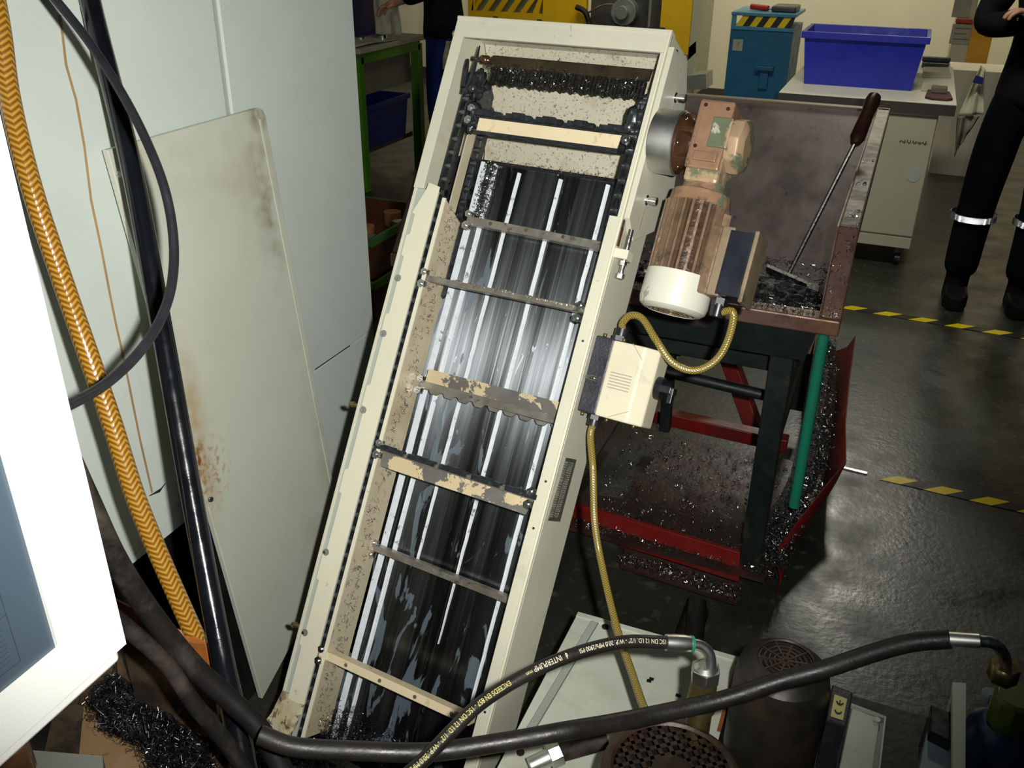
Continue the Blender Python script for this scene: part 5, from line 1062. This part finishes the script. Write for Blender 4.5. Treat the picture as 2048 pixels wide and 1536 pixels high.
# orange cabinet and placards on the pillar, right
pY = 7.5
q0 = Vector((0.2384,7.5000,0.7336)); q1 = Vector((0.3503,7.5000,0.7399)); q2 = Vector((0.4859,7.5000,0.7476))
WP = thing('orange_cabinet', (q1.x, pY, 0), 'orange and cream electrical cabinet by the wall, half behind the person in dark clothes', 'cabinet')
MB().box(q0.x, q1.x, pY, pY+.4, 0, 2.2).build('cream_side', 'wall', WP)
top = (0.2896,7.5000,0.9466)[2]; bot = (0.4525,7.5000,0.4936)[2]
MB().box(q1.x, q2.x, pY-.05, pY+.4, bot, top).build('orange_door', 'orange', WP, .004)
a = Vector((0.2213,7.4800,0.9062)); b = Vector((0.3613,7.4800,0.7758)); pa = MB().box(a.x, b.x, pY-.008, pY, b.z, a.z).build('placard', 'placard', WP)
mb = MB()
for k in range(4): mb.box(a.x+.02, b.x-.02-.02*(k % 2), pY-.0095, pY-.008, b.z+.03+k*.035, b.z+.036+k*.035)
stuff(mb.build('placard_print', 'cardgrey', pa))
a = Vector((0.2007,7.4800,1.1235)); b = Vector((0.3108,7.4800,0.9492)); MB().box(a.x, b.x, pY-.008, pY, b.z, a.z).build('placard', 'placard', WP)
a = Vector((0.2335,7.4800,0.9393)); b = Vector((0.3429,7.4800,0.9184)); MB().box(a.x, b.x, pY-.03, pY, b.z, a.z).build('red_strip', 'redpl', WP)
MB().box(DX1+.02, .62, 6.9, 7.3, 0, .68).build('x', 'wall', WP).name = 'lower_housing'

# ---------------------------------------------------------------- bench at the left with bins
BN = thing('work_bench', (-3.6, 5.2, 0), 'green framed work bench with a worn pale top, left of the conveyor', 'bench')
bx = -2.96
MB().box(-4.6, bx, 4.84, 5.68, .82, .85).build('bench_top', 'bench', BN, .004)
for x, y in ((bx-.05, 4.88), (bx-.05, 5.62), (-4.5, 4.88), (-4.5, 5.62)): MB().box(x-.03, x+.03, y-.03, y+.03, 0, .80).build('leg', 'bgreen', BN, .003)
MB().box(bx-.08, bx-.02, 4.88, 5.62, .76, .815).build('end_rail', 'bgreen', BN)
MB().box(-4.55, bx-.10, 4.95, 5.62, .20, .23).build('lower_shelf', 'mgrey', BN)
MB().box(-3.7, bx-.085, 5.0, 5.6, .56, .79).build('drawer_unit', 'cardgrey', BN, .003)
crate('storage_bin', -3.45, -3.02, 4.95, 5.5, .231, .50, 'blueitem', 'blue storage bin on the lower shelf of the green bench', .02)
crate('storage_bin', -3.50, -3.24, 5.25, 5.6, .852, 1.10, 'blueitem', 'blue storage bin on top of the green bench', .02)
crate('parts_box', -3.80, -3.55, 4.98, 5.4, .852, 1.02, 'mgrey', 'dark grey parts box beside the blue bin on the bench top', .01)
MB_ = MB(); MB_.box(-3.76, -3.6, 5.05, 5.3, .87, .95); tag(MB_.build('copper_block', 'copper', origin=(-3.6, 5.1, .87), bevel=.01), 'copper coloured part inside the dark grey parts box', 'metal part')
LB = ('polished steel ring on the bench nearest the green leg', 'polished steel ring in the middle of three on the bench', 'polished steel ring on the bench nearest the person')
for k, (x, y) in enumerate(((-3.16, 5.05), (-3.12, 5.12), (-3.05, 5.26))):
    mb = MB(); mb.lathe((x, y, .852), (0, 0, 1), [(0, .026), (.004, .030), (.030, .030), (.034, .024), (.036, .010)], 24); o = mb.build('steel_ring', 'silver', origin=(x, y, .852)); tag(o, LB[k], 'metal ring', 'polished rings on the bench')
def cloth(name, pts, m, label, cat, n=14, amp=.008, seed=1, thick=.003):
    """quad patch between four corners with folds"""
    a, b, c, d = [Vector(p) for p in pts]; rs = random.Random(seed); ph = [rs.uniform(0, 6) for _ in range(4)]; nn = (b-a).cross(d-a).normalized(); mb = MB()
    for j in range(n+1):
        for i in range(n+1):
            u, v = i/n, j/n; p = (a*(1-u)+b*u)*(1-v)+(d*(1-u)+c*u)*v; mb.v.append(p+nn*amp*(sin(u*9+ph[0]+v*2)+.6*sin(u*17+ph[1]-v*3)+.5*sin(v*8+ph[2])))
    mb.f = [(j*(n+1)+i, j*(n+1)+i+1, (j+1)*(n+1)+i+1, (j+1)*(n+1)+i) for j in range(n) for i in range(n)]; mb.sm = [True]*len(mb.f); mb.mi = [0]*len(mb.f)
    o = mb.build(name, m, origin=tuple(a)); s_ = o.modifiers.new('solid', 'SOLIDIFY'); s_.thickness = thick
    return tag(o, label, cat)
cloth('rag', [(-3.5, 4.83, .862), (-3.0, 4.83, .862), (-2.97, 5.3, .862), (-3.45, 5.2, .862)], 'rag', 'crumpled pale rag spread over the front of the bench top', 'rag', amp=.006)
cloth('paper_sack', [(-3.20, 5.42, 1.08), (-3.04, 5.46, 1.08), (-3.00, 5.42, .87), (-3.18, 5.40, .87)], 'rag', 'pale cloth hanging over the bench end beside the blue bin', 'cloth', amp=.01, seed=4)

# stacked parts crates on the floor
for k in range(2):
    z = .002+k*.19
    o = crate('parts_crate', -2.55, -1.90, 3.10, 3.62, z, z+.18, 'cratebrown', ('lower brown parts crate with green rim on the floor left of the hopper', 'upper brown parts crate with green rim, open, left of the hopper')[k], .01, group=None, rm='crategreen', rimh=.035)
    for i in range(4):
        x, y = -1.96-.10*(i % 2), 3.20+.12*i
        mb = MB(); mb.lathe((x, y, z+.09), (0, 0, 1), [(0, .04), (.06, .04), (.062, .026)], 20); q = mb.build('turned_part', 'copper' if i % 2 else 'silver', origin=(x, y, z+.09))
        tag(q, ('steel ring nearest the front of the %s parts crate', 'copper turned part second from the front in the %s parts crate', 'steel ring third from the front in the %s parts crate', 'copper turned part at the back of the %s parts crate')[i] % ('lower', 'upper')[k], 'metal part', ('parts in the lower crate', 'parts in the upper crate')[k])

# ---------------------------------------------------------------- people
def skin(name, J, B, m, parent, sub=2, root=None):
    names = list(J); me = bpy.data.meshes.new(name); me.from_pydata([J[k][:3] for k in names], [(names.index(a), names.index(b)) for a, b in B], [])
    o = bpy.data.objects.new(name, me); C.objects.link(o); o.parent = parent
    sm_ = o.modifiers.new('skin', 'SKIN'); sm_.use_smooth_shade = True; sm_.branch_smoothing = .6
    for i, k in enumerate(names):
        r = J[k][3]; me.skin_vertices[0].data[i].radius = r if isinstance(r, tuple) else (r, r)
        me.skin_vertices[0].data[i].use_root = (k == (root or names[0]))
    ss = o.modifiers.new('sub', 'SUBSURF'); ss.levels = sub; ss.render_levels = sub
    me.materials.append(M[m]); return o
def chain(B, *ks): B += list(zip(ks, ks[1:]))
def person(name, loc, yaw, label, pose, jac, tro, legspread=.11, lean=0, band=False):
    Pn = thing(name, loc, label, 'person'); Pn.rotation_euler = (0, 0, yaw)
    ls = legspread
    J = {}; B = []
    J['pelvis'] = (0, 0, .95, (.135, .10)); J['belly'] = (0, .0, 1.10, (.125, .095)); J['chest'] = (0, -.01+lean*.5, 1.30, (.15, .105)); J['neckb'] = (0, lean, 1.46, (.075, .065)); J['neck'] = (0, -.01+lean, 1.53, .05)
    J['jaw'] = (0, -.035+lean, 1.60, (.058, .066)); J['face'] = (0, -.025+lean, 1.66, (.070, .088)); J['crown'] = (0, -.01+lean, 1.74, (.064, .078))
    chain(B, 'pelvis', 'belly', 'chest', 'neckb', 'neck', 'jaw', 'face', 'crown')
    for s, n in ((-1, 'a'), (1, 'b')):
        J['hip'+n] = (s*ls*.85, 0, .90, .088); J['knee'+n] = (s*ls*1.05, -.01, .50, .058); J['ank'+n] = (s*ls*1.1, .02, .10, .040); J['heel'+n] = (s*ls*1.12, .03, .05, .026); J['toe'+n] = (s*ls*1.12, -.11, .035, .022)
        chain(B, 'pelvis', 'hip'+n, 'knee'+n, 'ank'+n, 'heel'+n, 'toe'+n)
        sh, el, wr, hd = pose[0 if s < 0 else 1]
        J['sh'+n] = (s*.17, lean, 1.43, .055); J['el'+n] = (*el, .042); J['wr'+n] = (*wr, .027); J['palm'+n] = (*hd, (.038, .022))
        chain(B, 'chest', 'sh'+n, 'el'+n, 'wr'+n, 'palm'+n)
        w = Vector(wr); h = Vector(hd); d = (h-w).normalized(); side = d.cross(Vector((0, 0, 1))); side = side.normalized() if side.length > .1 else Vector((1, 0, 0)); cu_ = Vector((0, 0, -1)) if abs(d.z) < .8 else Vector((0, -1, 0))
        for k in range(4):
            ln_ = (.07, .08, .075, .06)[k]; o_ = h+side*(k-1.5)*.019+d*.015; a_ = o_+d*ln_*.5+cu_*.006; b_ = a_+d*ln_*.35+cu_*.022; c_ = b_+d*ln_*.12+cu_*.022
            for t, q, r in (('p', a_, .0095), ('m', b_, .0085), ('t', c_, .0075)): J['f%d%s%s' % (k, t, n)] = (*q, r)
            chain(B, 'palm'+n, 'f%dp%s' % (k, n), 'f%dm%s' % (k, n), 'f%dt%s' % (k, n))
        t1 = w.lerp(h, .55)+side*(-.032)*1+cu_*.012; t2 = t1+d*.035-side*.014+cu_*.012; J['th1'+n] = (*t1, .011); J['th2'+n] = (*t2, .009); chain(B, 'palm'+n, 'th1'+n, 'th2'+n)
    body = skin('body', J, B, 'skin', Pn, 2)
    # face details and hair
    f = Vector((0, -.025+lean, 1.66))
    mb = MB(); mb.lathe(f+Vector((0, -.085, -.030)), (0, -.5, .8), [(0, .014), (.02, .010), (.045, .005)], 12); mb.build('nose', 'skin', Pn, local=True)
    for s in (-1, 1):
        mb = MB(); mb.lathe(f+Vector((s*.030, -.078, .0)), (0, -1, 0), [(0, .011), (.004, .010), (.008, .004)], 12); mb.build('eye', 'blackp', Pn, local=True)
        mb = MB(); mb.lathe(f+Vector((s*.070, .01, -.01)), (s, 0, 0), [(0, .026), (.008, .022), (.012, .010)], 12); mb.build('ear', 'skin', Pn, local=True)
    mb = MB(); mb.obox(f+Vector((0, -.082, -.062)), (.020, 0, 0), (0, .006, 0), (0, 0, .004)); mb.build('mouth', 'maroon', Pn, .002, local=True)
    hj = {'a': (0, .02+lean, 1.72, (.078, .088)), 'b': (0, .035+lean, 1.66, (.070, .072))}; skin('hair', hj, [('a', 'b')], 'hair', Pn, 2)
    # trousers, boots, jacket
    T_ = {'w': (0, 0, 1.06, (.150, .115)), 'pelvis': (0, 0, .93, (.165, .125))}; TB = [('w', 'pelvis')]
    for s, n in ((-1, 'a'), (1, 'b')):
        T_['hip'+n] = (s*ls*.85, 0, .84, .108); T_['kn'+n] = (s*ls*1.05, -.01, .50, .084); T_['sh'+n] = (s*ls*1.1, .01, .28, .080); T_['an'+n] = (s*ls*1.1, .015, .10, .076); chain(TB, 'pelvis', 'hip'+n, 'kn'+n, 'sh'+n, 'an'+n)
    tr = skin('trousers', T_, TB, tro, Pn, 2)
    for s in (-1, 1):
        x = s*ls*1.12; mb = MB(); mb.lathe((x, .02, .0), (0, 0, 1), [(0, .052), (.10, .050), (.16, .055)], 20)
        mb.slab([(x-.048, .06, 0), (x+.048, .06, 0), (x+.05, -.12, 0), (x+.03, -.18, 0), (x-.03, -.18, 0), (x-.05, -.12, 0)], (0, 0, .07)); mb.build('boot', 'boot', Pn, .012, local=True)
        if band:
            if True:
                mb = MB(); x = s*ls*1.1; mb.lathe((x, .012, band-.014), (0, 0, 1), [(0, .0905), (.028, .0905)], 28, caps=False)
                sd_ = .006; hh = sd_*.866; dpt = sd_/6**.5; rb_ = .0955; ncol = int(2*pi*rb_/sd_)   # moulded micro-prisms of the tape, each a corner of three faces
                for row in range(5):
                    for col in range(ncol*2):
                        up_ = col % 2 == 0; uu = (col*.5+(row % 2)*.5)*sd_; th = uu/rb_; n_ = Vector((cos(th), sin(th), 0)); t_ = Vector((-sin(th), cos(th), 0)); z_ = Vector((0, 0, 1)); c_ = Vector((x, .012, band-.013+row*hh+(hh/3 if up_ else hh*2/3)))+n_*rb_
                        sg = 1 if up_ else -1; tri = [c_-t_*sd_/2*sg-z_*hh/3*sg, c_+t_*sd_/2*sg-z_*hh/3*sg, c_+z_*hh*2/3*sg]
                        mb.add(tri+[c_-n_*dpt], [(0, 1, 3), (1, 2, 3), (2, 0, 3)])
                mb.build('reflective_band', 'reflect', Pn, local=True)
    K = {'hem0': (0, 0, .84, (.18, .14)), 'hem': (0, 0, .93, (.178, .138)), 'belly': (0, 0, 1.10, (.165, .125)), 'chest': (0, -.005+lean*.5, 1.30, (.185, .135)), 'nb': (0, lean, 1.46, (.09, .08)), 'col': (0, lean, 1.50, (.075, .07))}; KB = []; chain(KB, 'hem0', 'hem', 'belly', 'chest', 'nb', 'col')
    for s, n in ((-1, 'a'), (1, 'b')):
        sh, el, wr, hd = pose[0 if s < 0 else 1]; K['s'+n] = (s*.175, lean, 1.42, .082); K['e'+n] = (*el, .066); K['w'+n] = (*Vector(el).lerp(Vector(wr), .92), .046); chain(KB, 'chest', 's'+n, 'e'+n, 'w'+n)
    skin('jacket', K, KB, jac, Pn, 2); return Pn
hand = (0.3517,4.2500,1.2381)
RX, RY = .505, 4.42
poseR = ((None, (-.27, -.06, 1.17), (hand[0]-RX+.10, hand[1]-RY, hand[2]-.02), (hand[0]-RX+.03, hand[1]-RY-.02, hand[2])), (None, (.26, .04, 1.14), (.24, -.16, 1.02), (.23, -.23, 1.01)))
PR = person('person', (RX, RY, 0), 0, 'person in dark work clothes with reflective shin bands, one hand raised, at the right edge', poseR, 'jacket', 'navytr', .115, 0, (0.3530,4.3400,0.3876)[2])
mb = MB(); mb.lathe((hand[0]-.005, hand[1]-.018, hand[2]-.022), (.8, -.2, .1), [(0, .0105), (.005, .0105)], 14); mb.build('ring', 'silver', PR)
cloth('hanging_rag', [(0.2587,4.2400,1.0391), (0.2807,4.2400,1.0215), (0.3094,4.2200,0.8567), (0.2165,4.2200,0.8412)], 'rag', 'pale rag with a blue stripe hanging from the dark trousers pocket at the right', 'cloth', amp=.007, seed=6)
cloth('work_glove', [(0.2165,4.2200,0.8412), (0.2931,4.2200,0.8475), (0.2604,4.2200,0.7588), (0.2355,4.2200,0.6809)], 'cardgrey', 'dim grey cloth end below the striped rag, beside the cabinet', 'cloth', amp=.008, seed=9)
a, b, c, d = [Vector(p) for p in ((0.2470,4.2050,1.0049), (0.2779,4.2050,0.9956), (0.2784,4.2050,0.9690), (0.2406,4.2050,0.9759))]
mb = MB(); mb.slab([a, b, c, d], (0, .003, 0)); mb.build('blue_stripe', 'blueitem', bpy.data.objects['hanging_rag'])
LX, LY = -2.64, 5.3
poseL = ((None, (-.24, -.02, 1.18), (-.17, -.22, 1.12), (-.15, -.29, 1.10)), (None, (.25, -.01, 1.17), (.17, -.21, 1.10), (.15, -.28, 1.08)))
PL = person('person', (LX, LY, 0), radians(-80), 'person in black jacket and blue work trousers, bending over the green bench', poseL, 'jacket', 'bluetr', .10, -.04)
cloth('hanging_rag', [(-2.5396,5.1200,0.8891), (-2.4584,5.1200,0.8935), (-2.4261,5.1000,0.7082), (-2.5734,5.1000,0.7325)], 'rag', 'pale rag hanging from the pocket of the blue work trousers', 'cloth', amp=.010, seed=2)
